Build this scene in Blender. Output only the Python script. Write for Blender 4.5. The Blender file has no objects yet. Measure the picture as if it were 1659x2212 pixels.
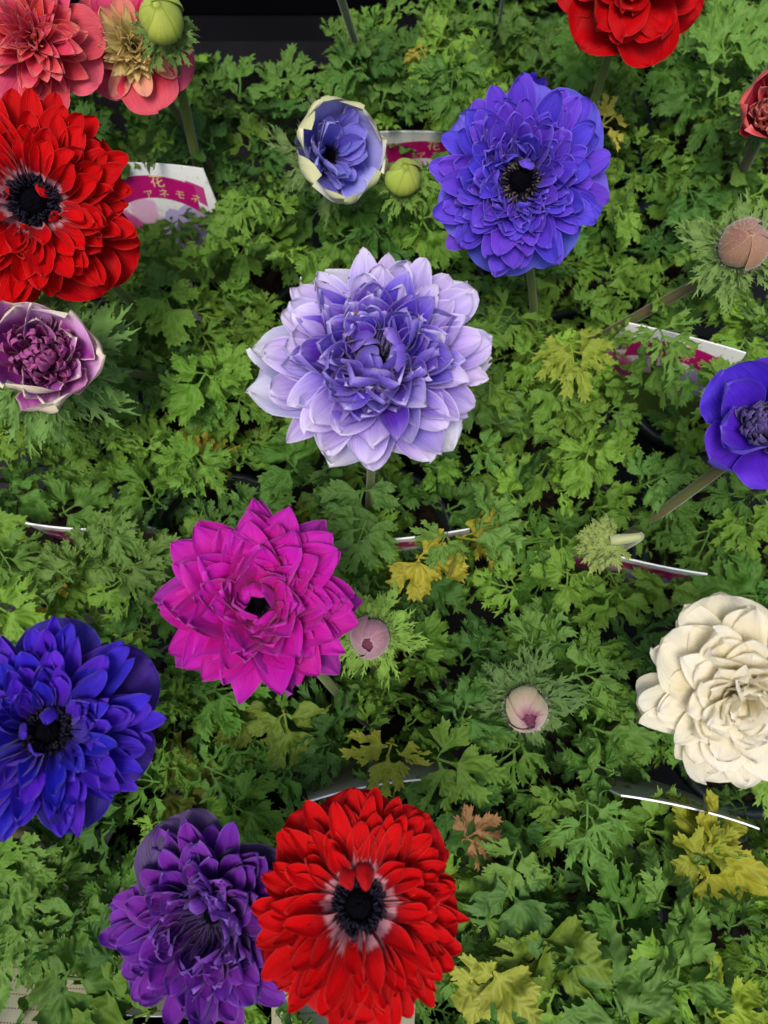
import bpy, math, random
import numpy as np
from mathutils import Vector, Matrix, Quaternion, noise

# ------------------------------------------------------------------ camera, light, exposure
sc = bpy.context.scene
COL = sc.collection
CAMZ, PITCH = 0.50, math.radians(13.1)
FPX, CX, CY = 1475.0, 829.5, 1106.0            # focal length and centre of the 1659 x 2212 photo
cam_d = bpy.data.cameras.new('camera'); cam = bpy.data.objects.new('camera', cam_d); COL.objects.link(cam)
cam.location = (0, 0, CAMZ); cam.rotation_euler = (PITCH, 0, 0)
cam_d.sensor_fit = 'VERTICAL'; cam_d.sensor_height = 36.0; cam_d.sensor_width = 27.0
cam_d.lens = 36.0 * FPX / 2212.0
cam_d.clip_start = 0.01; cam_d.clip_end = 20
cam_d.dof.use_dof = True; cam_d.dof.focus_distance = 0.285; cam_d.dof.aperture_fstop = 10.0
sc.camera = cam

SUN_EL, SUN_AZ = math.radians(72), math.radians(205)      # azimuth measured from +Y towards +X
w = bpy.data.worlds.new('World'); sc.world = w; w.use_nodes = True
nt = w.node_tree; nt.nodes.clear()
wo = nt.nodes.new('ShaderNodeOutputWorld'); bg = nt.nodes.new('ShaderNodeBackground'); sky = nt.nodes.new('ShaderNodeTexSky')
sky.sky_type = 'NISHITA'; sky.sun_disc = False; sky.sun_elevation = SUN_EL; sky.sun_rotation = SUN_AZ
sky.air_density = 1.0; sky.dust_density = 4.0; sky.ozone_density = 1.0
bg.inputs[1].default_value = 0.09
nt.links.new(sky.outputs[0], bg.inputs[0]); nt.links.new(bg.outputs[0], wo.inputs[0])
sun_d = bpy.data.lights.new('sun', 'SUN'); sun_d.energy = 1.5; sun_d.angle = math.radians(24); sun_d.color = (1.0, 0.94, 0.85)
sun = bpy.data.objects.new('sun', sun_d); COL.objects.link(sun)
sdir = Vector((math.sin(SUN_AZ) * math.cos(SUN_EL), math.cos(SUN_AZ) * math.cos(SUN_EL), math.sin(SUN_EL)))
sun.rotation_euler = sdir.to_track_quat('Z', 'Y').to_euler(); sun.location = (0, 0, 2)
vs = sc.view_settings
vs.view_transform = 'Standard'; vs.look = 'None'; vs.gamma = 1.0; vs.use_curve_mapping = False; vs.exposure = 0.95
sc.cycles.use_denoising = True
sc.cycles.max_bounces = 8; sc.cycles.transmission_bounces = 4; sc.cycles.diffuse_bounces = 4

# ------------------------------------------------------------------ helpers
def ray(px, py):
    x, y, z = (px - CX) / FPX, -(py - CY) / FPX, -1.0
    c, s = math.cos(PITCH), math.sin(PITCH)
    return Vector((x, y * c - z * s, y * s + z * c))
def at(px, py, z):
    d = ray(px, py); t = (z - CAMZ) / d.z
    return Vector((d.x * t, d.y * t, z)), t
def proj(p):
    c, s = math.cos(PITCH), math.sin(PITCH)
    x, y, z = p[0], p[1], p[2] - CAMZ
    yy, zz = y * c + z * s, -y * s + z * c
    return CX + FPX * x / -zz, CY - FPX * yy / -zz
def lin(r, g, b, k=1.0):
    f = lambda c: (c / 255 / 12.92) if c <= 10 else ((c / 255 + 0.055) / 1.055) ** 2.4
    return (min(1, f(r) * k), min(1, f(g) * k), min(1, f(b) * k), 1.0)
def tag(o, label=None, cat=None, group=None, kind=None):
    if label: o['label'] = label
    if cat: o['category'] = cat
    if group: o['group'] = group
    if kind: o['kind'] = kind
    return o
def empty(name, loc):
    o = bpy.data.objects.new(name, None); o.empty_display_size = 0.01; COL.objects.link(o); o.location = loc; return o
def mesh_obj(name, verts, faces, mat, parent=None, loc=None, smooth=True, uv=None, attrs=None):
    me = bpy.data.meshes.new(name)
    me.from_pydata([tuple(v) for v in verts], [], faces)
    if smooth: me.polygons.foreach_set('use_smooth', [True] * len(me.polygons))
    if uv is not None:
        ul = me.uv_layers.new(name='UVMap'); li = np.zeros(len(me.loops), dtype=np.int32)
        me.loops.foreach_get('vertex_index', li)
        ul.data.foreach_set('uv', np.asarray(uv, dtype=np.float32)[li].ravel())
    if attrs:
        for k, a in attrs.items():
            me.attributes.new(k, 'FLOAT', 'POINT').data.foreach_set('value', np.asarray(a, dtype=np.float32))
    for m in (mat if isinstance(mat, (list, tuple)) else [mat]): me.materials.append(m)
    o = bpy.data.objects.new(name, me); COL.objects.link(o)
    if parent is not None: o.parent = parent
    if loc is not None: o.location = loc
    return o
def tube(path, radii, n=8, cap=True):
    V, F = [], []
    for i, p in enumerate(path):
        a = path[max(0, i - 1)]; b = path[min(len(path) - 1, i + 1)]
        t = (Vector(b) - Vector(a)).normalized()
        x = t.cross(Vector((0.31, 0.87, 0.13))).normalized(); y = t.cross(x)
        for k in range(n):
            th = 2 * math.pi * k / n
            V.append(Vector(p) + (x * math.cos(th) + y * math.sin(th)) * radii[i])
    for i in range(len(path) - 1):
        for k in range(n):
            F.append((i * n + k, i * n + (k + 1) % n, (i + 1) * n + (k + 1) % n, (i + 1) * n + k))
    if cap: F.append(tuple(range(n - 1, -1, -1))); F.append(tuple((len(path) - 1) * n + k for k in range(n)))
    return V, F
def bez(a, b, c, d, n):
    out = []
    for i in range(n):
        t = i / (n - 1); s = 1 - t
        out.append(a * s ** 3 + b * 3 * s * s * t + c * 3 * s * t * t + d * t ** 3)
    return out

# ------------------------------------------------------------------ node helpers
class NT:
    def __init__(s, name):
        s.mat = bpy.data.materials.new(name); s.mat.use_nodes = True; s.t = s.mat.node_tree; s.t.nodes.clear()
        s.out = s.t.nodes.new('ShaderNodeOutputMaterial')
    def n(s, typ, **kw):
        nd = s.t.nodes.new('ShaderNode' + typ)
        for k, v in kw.items(): setattr(nd, k, v)
        return nd
    def put(s, sock, v):
        if isinstance(v, bpy.types.NodeSocket): s.t.links.new(v, sock)
        else: sock.default_value = v
    def m(s, op, a, b=0.0, c=None, clamp=False):
        nd = s.n('Math', operation=op, use_clamp=clamp); s.put(nd.inputs[0], a); s.put(nd.inputs[1], b)
        if c is not None: s.put(nd.inputs[2], c)
        return nd.outputs[0]
    def mix(s, f, a, b, blend='MIX'):
        nd = s.n('Mix', data_type='RGBA', blend_type=blend); s.put(nd.inputs[0], f); s.put(nd.inputs[6], a); s.put(nd.inputs[7], b)
        return nd.outputs[2]
    def ss(s, x, lo, hi, a=0.0, b=1.0):
        nd = s.n('MapRange', interpolation_type='SMOOTHSTEP'); s.put(nd.inputs[0], x)
        for i, v in enumerate((lo, hi, a, b)): s.put(nd.inputs[i + 1], v)
        return nd.outputs[0]
    def ramp(s, x, stops):
        nd = s.n('ValToRGB'); cr = nd.color_ramp; s.put(nd.inputs[0], x)
        while len(cr.elements) < len(stops): cr.elements.new(0.5)
        for e, (p, c) in zip(cr.elements, stops): e.position = p; e.color = c
        return nd.outputs[0]
    def noise(s, vec, scale, detail=2.0, rough=0.5, dist=0.0):
        nd = s.n('TexNoise'); s.put(nd.inputs['Vector'], vec); nd.inputs['Scale'].default_value = scale
        nd.inputs['Detail'].default_value = detail; nd.inputs['Roughness'].default_value = rough; nd.inputs['Distortion'].default_value = dist
        return nd.outputs[0]
    def comb(s, x, y, z=0.0):
        nd = s.n('CombineXYZ'); s.put(nd.inputs[0], x); s.put(nd.inputs[1], y); s.put(nd.inputs[2], z); return nd.outputs[0]
    def sep(s, v):
        nd = s.n('SeparateXYZ'); s.put(nd.inputs[0], v); return nd.outputs
    def attr(s, name):
        nd = s.n('Attribute'); nd.attribute_name = name; return nd.outputs['Fac']
    def hsv(s, c, h=0.5, sat=1.0, v=1.0):
        nd = s.n('HueSaturation'); s.put(nd.inputs[0], h); s.put(nd.inputs[1], sat); s.put(nd.inputs[2], v); s.put(nd.inputs[4], c); return nd.outputs[0]
    def bump(s, h, strength=0.3, dist=0.001):
        nd = s.n('Bump'); nd.inputs['Strength'].default_value = strength; nd.inputs['Distance'].default_value = dist; s.put(nd.inputs['Height'], h); return nd.outputs[0]
    def principled(s, col, rough=0.5, spec=0.3, normal=None, sheen=0.0, trans=0.0, tcol=None):
        b = s.n('BsdfPrincipled'); s.put(b.inputs['Base Color'], col); s.put(b.inputs['Roughness'], rough)
        b.inputs['Specular IOR Level'].default_value = spec; b.inputs['Sheen Weight'].default_value = sheen; b.inputs['Sheen Roughness'].default_value = 0.4
        if normal is not None: s.t.links.new(normal, b.inputs['Normal'])
        sh = b.outputs[0]
        if trans > 0:
            t = s.n('BsdfTranslucent'); s.put(t.inputs[0], tcol if tcol is not None else col)
            if normal is not None: s.t.links.new(normal, t.inputs['Normal'])
            mx = s.n('MixShader'); s.put(mx.inputs[0], trans); s.t.links.new(sh, mx.inputs[1]); s.t.links.new(t.outputs[0], mx.inputs[2]); sh = mx.outputs[0]
        s.t.links.new(sh, s.out.inputs[0]); return s.mat

def simple_mat(name, col, rough=0.6, spec=0.3, noise_scale=60, var=0.25, bump=0.2):
    g = NT(name); tc = g.n('TexCoord').outputs['Object']
    f = g.noise(tc, noise_scale, 4.0, 0.6)
    c = g.hsv(col, 0.5, 1.0, g.ss(f, 0.25, 0.75, 1 - var, 1 + var))
    return g.principled(c, rough, spec, g.bump(f, bump, 0.002))

def petal_mat(name, stops, edge, edge_w=0.5, edge_s=0.5, back=None, back_s=0.0, vein=0.25, vdark=0.55, stain=0.0, jit=0.18, hue=0.012, trans=0.28, rough=0.55, sheen=0.15, spec=0.25):
    """Petal: pigment runs along the petal (stops over v), paler margin, fine veins, own reverse colour."""
    g = NT(name)
    uv = g.n('UVMap').outputs[0]; u, v, _ = g.sep(uv)
    oi = g.n('ObjectInfo'); rnd = oi.outputs['Random']
    r2 = g.m('FRACT', g.m('MULTIPLY', rnd, 37.7))
    tc = g.n('TexCoord').outputs['Object']
    big = g.noise(tc, 120, 2.0)
    vv = g.m('ADD', v, g.m('MULTIPLY', g.m('SUBTRACT', g.noise(g.comb(g.m('MULTIPLY', u, 14.0), g.m('MULTIPLY', v, 1.5), g.m('MULTIPLY', rnd, 50.0)), 1.0, 2.0), 0.5), 0.16))
    vv = g.m('ADD', vv, g.m('MULTIPLY', g.m('SUBTRACT', r2, 0.5), 0.12))
    col = g.ramp(vv, stops)
    vn = g.noise(g.comb(g.m('MULTIPLY', u, 34.0), g.m('MULTIPLY', v, 2.2), g.m('MULTIPLY', rnd, 80.0)), 1.0, 3.0, 0.6)
    vm = g.ss(vn, 0.42, 0.70)
    col = g.mix(g.m('MULTIPLY', vm, vein), col, g.hsv(col, 0.5, 1.05, vdark))
    ed = g.attr('edge')                                   # millimetres to the margin
    em = g.m('MULTIPLY', g.ss(ed, 0.0, edge_w, 1.0, 0.0), edge_s)
    col = g.mix(em, col, edge)
    col = g.hsv(col, g.m('ADD', 0.5, g.m('MULTIPLY', g.m('SUBTRACT', rnd, 0.5), hue * 2)), 1.0,
                g.m('ADD', 1 - jit, g.m('ADD', g.m('MULTIPLY', r2, jit), g.m('MULTIPLY', big, jit * 1.6))))
    if stain > 0:
        sn = g.noise(tc, 260, 4.0, 0.65)
        near = g.ss(ed, 0.0, 2.2, 1.0, 0.0)
        sm = g.m('MULTIPLY', g.ss(g.m('MULTIPLY', sn, g.m('ADD', 0.42, g.m('MULTIPLY', near, 0.60))), 0.545, 0.60), g.m('GREATER_THAN', r2, 1 - stain))
        col = g.mix(sm, col, lin(120, 78, 38))
    if back is not None:
        bf = g.n('NewGeometry').outputs['Backfacing']
        bc = g.mix(g.m('MULTIPLY', vm, 0.25), back, g.hsv(back, 0.5, 1.1, 0.7))
        col = g.mix(g.m('MULTIPLY', bf, back_s), col, bc)
    return g.principled(col, rough, spec, g.bump(vn, 0.5, 0.0008), sheen, trans)

def leaf_mat(name, rough=0.5, spec=0.18, trans=0.24, hairy=0.0):
    g = NT(name); oi = g.n('ObjectInfo'); rnd = oi.outputs['Random']; oc = oi.outputs['Color']
    tc = g.n('TexCoord').outputs['Object']
    vein = g.attr('vein'); rim = g.attr('rim')
    f = g.noise(tc, 170, 3.0, 0.6); f2 = g.noise(tc, 45, 2.0)
    c = g.hsv(oc, g.m('ADD', 0.5, g.m('MULTIPLY', g.m('SUBTRACT', f2, 0.5), 0.05)), 1.0, g.m('ADD', 0.62, g.m('MULTIPLY', f, 0.75)))
    light = g.hsv(oc, 0.49, 0.88, 1.6)
    c = g.mix(g.m('MULTIPLY', vein, 0.7), c, light)
    c = g.mix(g.m('MULTIPLY', rim, 0.35), c, g.hsv(oc, 0.48, 0.9, 1.6))
    sp = g.noise(tc, 900, 1.0); c = g.mix(g.ss(sp, 0.77, 0.80, 0.0, 0.6), c, (0.55, 0.6, 0.5, 1))
    bf = g.n('NewGeometry').outputs['Backfacing']
    c = g.mix(g.m('MULTIPLY', bf, 0.6), c, g.hsv(oc, 0.5, 0.75, 1.25))
    h = g.m('ADD', g.m('MULTIPLY', f, 0.5), g.m('MULTIPLY', vein, -0.6))
    return g.principled(c, rough, spec, g.bump(h, 0.35, 0.0008), hairy, trans, g.hsv(c, 0.485, 1.1, 1.2))

def stem_mat(name, col, col2):
    g = NT(name); tc = g.n('TexCoord').outputs['Object']; f = g.noise(tc, 60, 3.0); f2 = g.noise(tc, 900, 2.0)
    c = g.mix(g.ss(f, 0.35, 0.65), col, col2)
    return g.principled(c, 0.55, 0.3, g.bump(f2, 0.3, 0.0005), 0.35)

MAT = {}
MAT['leaf'] = leaf_mat('anemone leaf'); MAT['bract'] = leaf_mat('hairy bract', 0.6, 0.15, 0.2, 0.10)
MAT['stem_green'] = stem_mat('green stem', lin(90, 104, 40), lin(76, 94, 36))
MAT['stem_brown'] = stem_mat('brownish stem', lin(84, 70, 48), lin(78, 84, 40))
MAT['hair'] = simple_mat('silky hair', (0.55, 0.5, 0.45, 1), 0.6, 0.2, 60, 0.1, 0.0)
MAT['black'] = simple_mat('black tray plastic', (0.004, 0.0045, 0.006, 1), 0.5, 0.2, 30, 0.3, 0.1)
MAT['pot'] = simple_mat('dark green pot plastic', (0.012, 0.022, 0.022, 1), 0.4, 0.45, 40, 0.2, 0.05)
MAT['soil'] = simple_mat('potting soil', (0.018, 0.013, 0.009, 1), 0.95, 0.1, 220, 0.8, 1.0)
MAT['bench'] = simple_mat('dark bench', (0.0018, 0.002, 0.0035, 1), 0.7, 0.08, 12, 0.3, 0.2)
MAT['eye'] = simple_mat('black anemone eye', (0.0015, 0.0012, 0.003, 1), 0.8, 0.05, 900, 0.5, 1.0)
MAT['anther'] = simple_mat('blue black anther', (0.004, 0.003, 0.010, 1), 0.6, 0.18, 900, 0.5, 0.4)
MAT['anther_tan'] = simple_mat('tan dusted anther', (0.075, 0.06, 0.05, 1), 0.7, 0.2, 700, 0.8, 0.4)

# ------------------------------------------------------------------ setting: bench, tray
def box(lo, hi):
    x0, y0, z0 = lo; x1, y1, z1 = hi
    V = [(x0, y0, z0), (x1, y0, z0), (x1, y1, z0), (x0, y1, z0), (x0, y0, z1), (x1, y0, z1), (x1, y1, z1), (x0, y1, z1)]
    F = [(3, 2, 1, 0), (4, 5, 6, 7), (0, 1, 5, 4), (1, 2, 6, 5), (2, 3, 7, 6), (3, 0, 4, 7)]
    return V, F
def boxes(name, lst, mat, parent=None, bev=0.0015):
    V, F = [], []
    for lo, hi in lst:
        v, f = box(lo, hi); k = len(V); V += v; F += [tuple(i + k for i in q) for q in f]
    o = mesh_obj(name, V, F, mat, parent, smooth=False)
    b = o.modifiers.new('bevel', 'BEVEL'); b.width = bev; b.segments = 2
    return o
gnd = mesh_obj('ground', [(-3, -3, -0.02), (3, -3, -0.02), (3, 3, -0.02), (-3, 3, -0.02)], [(0, 1, 2, 3)], MAT['bench'], smooth=False)
tag(gnd, 'dark display bench under the pots', kind='structure')
tray = empty('plant_tray', (0, 0, -0.0)); tag(tray, 'black plastic tray holding the potted anemones', 'tray')
boxes('tray_floor', [((-0.36, -0.192, -0.019), (0.36, 0.450, -0.012))], MAT['black'], tray)
boxes('tray_wall', [((-0.36, 0.455, -0.019), (0.36, 0.460, 0.060))], simple_mat('scuffed grey plastic', (0.012, 0.0105, 0.012, 1), 0.6, 0.15, 25, 0.3, 0.1), tray)
boxes('tray_rim', [((-0.36, 0.453, 0.0605), (0.36, 0.478, 0.066))], MAT['black'], tray)
boxes('tray_wall', [((-0.36, -0.200, -0.019), (0.36, -0.195, 0.060))], MAT['black'], tray)
boxes('tray_rim', [((-0.36, -0.212, 0.0605), (0.36, -0.193, 0.066))], simple_mat('blue black rim plastic', (0.016, 0.020, 0.034, 1), 0.4, 0.5, 25, 0.3, 0.1), tray)
bp = boxes('added_dark_backing', [((-0.8, 0.60, -0.019), (0.8, 0.62, 0.40))], MAT['bench'])  # added black sheet, stands in for the darkness beyond the tray
tag(bp, 'added black backing for the dark gap behind the rows of potted plants', 'panel')

# ------------------------------------------------------------------ leaf shapes
def leaflet_segments(kind, rng):
    """Skeleton of one leaflet: a fan of lobes, each lobe with teeth along its outer half."""
    segs = []
    def d(a): return np.array([math.sin(a), math.cos(a)])
    P = {'broad': dict(stalk=0.10, fans=((0, 0.86), (-0.62, 0.74), (0.62, 0.74), (-1.18, 0.50), (1.18, 0.50)), r=(0.032, 0.108), teeth=(0.42, 0.58, 0.74, 0.90), tl=0.16, tr=0.046, ta=0.64, tip=0.32),
         'mid': dict(stalk=0.14, fans=((0, 0.86), (-0.66, 0.70), (0.66, 0.70), (-1.22, 0.44), (1.22, 0.44)), r=(0.030, 0.085), teeth=(0.40, 0.58, 0.75, 0.90), tl=0.17, tr=0.042, ta=0.66, tip=0.32),
         'fine': dict(stalk=0.16, fans=((0, 0.88), (-0.60, 0.70), (0.60, 0.70), (-1.05, 0.45), (1.05, 0.45)), r=(0.026, 0.050), teeth=(0.42, 0.64, 0.84), tl=0.20, tr=0.038, ta=0.60, tip=0.15),
         'thread': dict(stalk=0.20, fans=((0, 0.92), (-0.45, 0.74), (0.45, 0.74), (-0.85, 0.5), (0.85, 0.5)), r=(0.020, 0.026), teeth=(0.30, 0.55, 0.78), tl=0.26, tr=0.024, ta=0.48, tip=0.12)}[kind]
    o = np.array([0.0, 0.0]); q = np.array([0.0, P['stalk']]); segs.append((o, q, 0.03, P['r'][0] + 0.01))
    for fa, fl in P['fans']:
        a = fa * rng.uniform(0.88, 1.12) + rng.uniform(-0.06, 0.06); ln = fl * rng.uniform(0.86, 1.12)
        bend = rng.uniform(-0.12, 0.12) + 0.10 * (-1 if fa > 0 else 1 if fa < 0 else 0); r0, r1 = P['r']
        k = ln ** 0.5 * rng.uniform(0.9, 1.1); N = 4; p = q.copy(); pts = [p]
        for i in range(N):
            p = p + d(a + bend * i) * ln * 0.86 / N; pts.append(p)
            t = (i + 1) / N; rr = (r0 + (r1 - r0) * min(1, t / 0.7)) * (1 - 0.35 * max(0, t - 0.7) / 0.3) * k; t0 = i / N; rq = (r0 + (r1 - r0) * min(1, t0 / 0.7)) * (1 - 0.35 * max(0, t0 - 0.7) / 0.3) * k
            segs.append((pts[-2], p, rq, rr))
        segs.append((p, p + d(a + bend * N) * P['tl'] * 0.8, P['tr'] * k, P['tr'] * P['tip'] * k))
        for t in P['teeth']:
            for sd in (-1, 1):
                if rng.random() < 0.1: continue
                tt = min(0.98, t + rng.uniform(-0.06, 0.06)); i = min(N - 1, int(tt * N)); b0 = pts[i] + (pts[i + 1] - pts[i]) * (tt * N - i)
                an = a + bend * i + sd * P['ta'] * rng.uniform(0.8, 1.25); tl = (P['tl'] + P['r'][1] * 0.55) * rng.uniform(0.8, 1.2) * k * (0.8 if t < 0.55 else 1.0)
                segs.append((b0, b0 + d(an) * tl, P['tr'] * 1.15 * k, P['tr'] * P['tip'] * k))
    return segs
def leaflet_mesh(kind, seed, step=0.025):
    rng = random.Random(seed); segs = leaflet_segments(kind, rng)
    xs = np.arange(-1.0, 1.0, step); ys = np.arange(-0.3, 1.45, step)
    X, Y = np.meshgrid(xs, ys, indexing='ij')
    f = np.full(X.shape, -9.0); ax = np.full(X.shape, 9.0); k = {'broad': 0.020, 'mid': 0.016, 'fine': 0.013, 'thread': 0.010}[kind]
    acc = np.zeros(X.shape)
    for p, q, r0, r1 in segs:
        e = q - p; L2 = e @ e
        t = np.clip(((X - p[0]) * e[0] + (Y - p[1]) * e[1]) / L2, 0, 1)
        dist = np.hypot(X - p[0] - t * e[0], Y - p[1] - t * e[1])
        g = (r0 + (r1 - r0) * t) - dist
        acc += np.exp(np.clip(g / k, -40, 40)); ax = np.minimum(ax, dist)
    f = k * np.log(acc + 1e-30)
    ni, nj = X.shape; V = []; idx = {}; F = []; fv = []; av = []
    def vert(i, j):
        key = (i, j)
        if key not in idx: idx[key] = len(V); V.append((X[i, j], Y[i, j])); fv.append(f[i, j]); av.append(ax[i, j])
        return idx[key]
    def cut(a, b):
        key = (a, b) if a < b else (b, a)
        if key not in idx:
            fa, fb = f[a], f[b]; t = fa / (fa - fb); idx[key] = len(V)
            V.append((X[a] + (X[b] - X[a]) * t, Y[a] + (Y[b] - Y[a]) * t)); fv.append(0.0); av.append(ax[a] + (ax[b] - ax[a]) * t)
        return idx[key]
    ins = f > 0
    for i in range(ni - 1):
        for j in range(nj - 1):
            if not (ins[i, j] or ins[i + 1, j] or ins[i, j + 1] or ins[i + 1, j + 1]): continue
            c = [(i, j), (i + 1, j), (i + 1, j + 1), (i, j + 1)]
            tris = ((0, 1, 2), (0, 2, 3)) if (i + j) % 2 else ((0, 1, 3), (1, 2, 3))
            for tr in tris:
                t3 = [c[q] for q in tr]; s = [ins[q] for q in t3]; n = sum(s)
                if n == 0: continue
                if n == 3: F.append(tuple(vert(*q) for q in t3)); continue
                if n == 1:
                    o = s.index(True); a, b, cc = t3[o], t3[(o + 1) % 3], t3[(o + 2) % 3]
                    F.append((vert(*a), cut(a, b), cut(a, cc)))
                else:
                    o = s.index(False); a, b, cc = t3[o], t3[(o + 1) % 3], t3[(o + 2) % 3]
                    F.append((cut(a, b), vert(*b), vert(*cc), cut(cc, a)))
    V = np.array(V); fv = np.array(fv); av = np.array(av)
    fold = {'broad': 0.75, 'mid': 0.9, 'fine': 0.9, 'thread': 0.8}[kind]
    z = fold * av * rng.uniform(0.7, 1.2)
    nz = np.array([noise.noise(Vector((x * 3.2 + seed, y * 3.2, 1.7 * seed))) for x, y in V])
    z = z + 0.20 * nz + 0.05 * np.sin(6 * np.arctan2(V[:, 0], V[:, 1] + 0.05)) * np.hypot(V[:, 0], V[:, 1])
    vein = np.exp(-(av / 0.028) ** 2); rim = np.exp(-(fv / 0.02) ** 2)
    r = np.hypot(V[:, 0], V[:, 1])
    return np.column_stack([V, z]), F, vein, rim
LEAFLETS = {k: [leaflet_mesh(k, s + 1) for s in range(7)] for k in ('broad', 'mid', 'fine', 'thread')}

def compound_leaf(kind, seed, size, mat, n_pairs=None, flat=1.0):
    """One ternate leaf blade: short rachis with a terminal and paired side leaflets; base at the origin, pointing +Y."""
    rng = random.Random(seed * 7 + 3); VV, FF, ve, ri = [], [], [], []
    def add(verts, faces, v, r):
        k = len(VV); VV.extend(verts); FF.extend([tuple(i + k for i in q) for q in faces]); ve.extend(v); ri.extend(r)
    def stalk(a, b, r0, r1):
        m = (a + b) / 2 + Vector((0, 0, 0.02))
        v, f = tube([a, m, b], [r0, (r0 + r1) / 2, r1], 5, False); add(v, f, [0.8] * len(v), [0] * len(v))
    def leaf(base, head, pitch, roll, s):
        V, F, vn, rm = rng.choice(LEAFLETS[kind])
        sx = rng.choice((-1, 1)); arch = rng.uniform(-0.35, 0.9) * flat; cup = rng.uniform(-0.3, 0.9)
        P = V.copy(); P[:, 0] *= sx * rng.uniform(0.9, 1.15)
        y = P[:, 1]; P[:, 2] = P[:, 2] - arch * 0.45 * y * y + cup * P[:, 0] ** 2
        M = Matrix.Rotation(-head, 3, 'Z') @ Matrix.Rotation(pitch, 3, 'X') @ Matrix.Rotation(roll, 3, 'Y')
        Q = (P * s) @ np.array(M).T + np.array(base)
        FQ = F if sx > 0 else [tuple(reversed(q)) for q in F]
        add([Vector(q) for q in Q], FQ, vn, rm)
    R = lambda a: rng.uniform(-a, a)
    npair = n_pairs if n_pairs is not None else rng.choice((1, 1, 2))
    o = Vector((0, 0, 0)); end = Vector((R(0.05), 0.14 + 0.20 * npair, R(0.06) + 0.03))
    stalk(o, end, 0.032, 0.022)
    leaf(end, R(0.2), 0.1 + R(0.35) * flat, R(0.3) * flat, rng.uniform(0.85, 1.1))
    for i in range(npair):
        b = end * (0.05 + 0.62 * i / max(1, npair - 0.4) if npair > 1 else 0.18)
        for s in (-1, 1):
            h = s * rng.uniform(0.85, 1.35) * (1.1 if i == 0 else 0.85)
            ln = rng.uniform(0.06, 0.16); e = b + Vector((math.sin(h) * ln, math.cos(h) * ln, 0.05 + R(0.06)))
            stalk(b, e, 0.024, 0.018)
            leaf(e, h + R(0.2), 0.12 + R(0.45) * flat, -s * 0.15 * flat + R(0.45) * flat, rng.uniform(0.7, 1.0))
    me = bpy.data.meshes.new('leaf')
    me.from_pydata([tuple(v * size) for v in VV], [], FF); me.polygons.foreach_set('use_smooth', [True] * len(me.polygons))
    me.attributes.new('vein', 'FLOAT', 'POINT').data.foreach_set('value', np.array(ve, dtype=np.float32))
    me.attributes.new('rim', 'FLOAT', 'POINT').data.foreach_set('value', np.array(ri, dtype=np.float32))
    me.materials.append(mat); return me
LEAF_ME = {'broad': [compound_leaf('broad', s, 1.0, MAT['leaf'], 1) for s in range(9)],
           'mid': [compound_leaf('mid', s + 20, 1.0, MAT['leaf']) for s in range(12)],
           'fine': [compound_leaf('fine', s + 40, 1.0, MAT['leaf']) for s in range(6)]}
BRACT_ME = {'thread': [compound_leaf('thread', s + 60, 1.0, MAT['bract'], 2, 0.8) for s in range(4)],
            'fine': [compound_leaf('fine', s + 80, 1.0, MAT['bract'], 1, 0.8) for s in range(3)]}

# ------------------------------------------------------------------ pots and plants
ROWS = [-0.135, -0.03, 0.075, 0.18, 0.285]; COLS = [-0.21, -0.105, 0.0, 0.105, 0.21]
pot_proto = None
def make_pot():
    root = empty('plant_pot', (0, 0, 0))
    n = 32; V, F = [], []
    prof = [(0.034, -0.0105), (0.0455, 0.078), (0.0455, 0.0785), (0.0435, 0.0785), (0.033, -0.006)]
    for r, z in prof:
        for k in range(n): V.append((r * math.cos(2 * math.pi * k / n), r * math.sin(2 * math.pi * k / n), z))
    for i in range(len(prof) - 1):
        for k in range(n): F.append((i * n + k, i * n + (k + 1) % n, (i + 1) * n + (k + 1) % n, (i + 1) * n + k))
    mesh_obj('pot_wall', V, F, MAT['pot'], root)
    V, F = [], []
    prof = [(0.0458, 0.070), (0.0485, 0.0705), (0.0485, 0.080), (0.0470, 0.081), (0.0440, 0.0805), (0.0440, 0.0790)]
    for r, z in prof:
        for k in range(n): V.append((r * math.cos(2 * math.pi * k / n), r * math.sin(2 * math.pi * k / n), z))
    for i in range(len(prof) - 1):
        for k in range(n): F.append((i * n + k, i * n + (k + 1) % n, (i + 1) * n + (k + 1) % n, (i + 1) * n + k))
    mesh_obj('rim', V, F, MAT['pot'], root)
    V, F = [(0, 0, 0.071)], []
    for j in range(1, 6):
        for k in range(n):
            r = 0.0425 * j / 5; a = 2 * math.pi * k / n
            V.append((r * math.cos(a), r * math.sin(a), 0.069 + 0.004 * noise.noise(Vector((r * 90 * math.cos(a), r * 90 * math.sin(a), 3)))))
    for k in range(n): F.append((0, 1 + k, 1 + (k + 1) % n))
    for j in range(4):
        for k in range(n): F.append((1 + j * n + k, 1 + (j + 1) * n + k, 1 + (j + 1) * n + (k + 1) % n, 1 + j * n + (k + 1) % n))
    mesh_obj('soil', V, F, MAT['soil'], root)
    return root
def copy_tree(o, parent=None):
    c = o.copy(); COL.objects.link(c); c.parent = parent
    for ch in list(o.children): copy_tree(ch, c)
    return c
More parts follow.
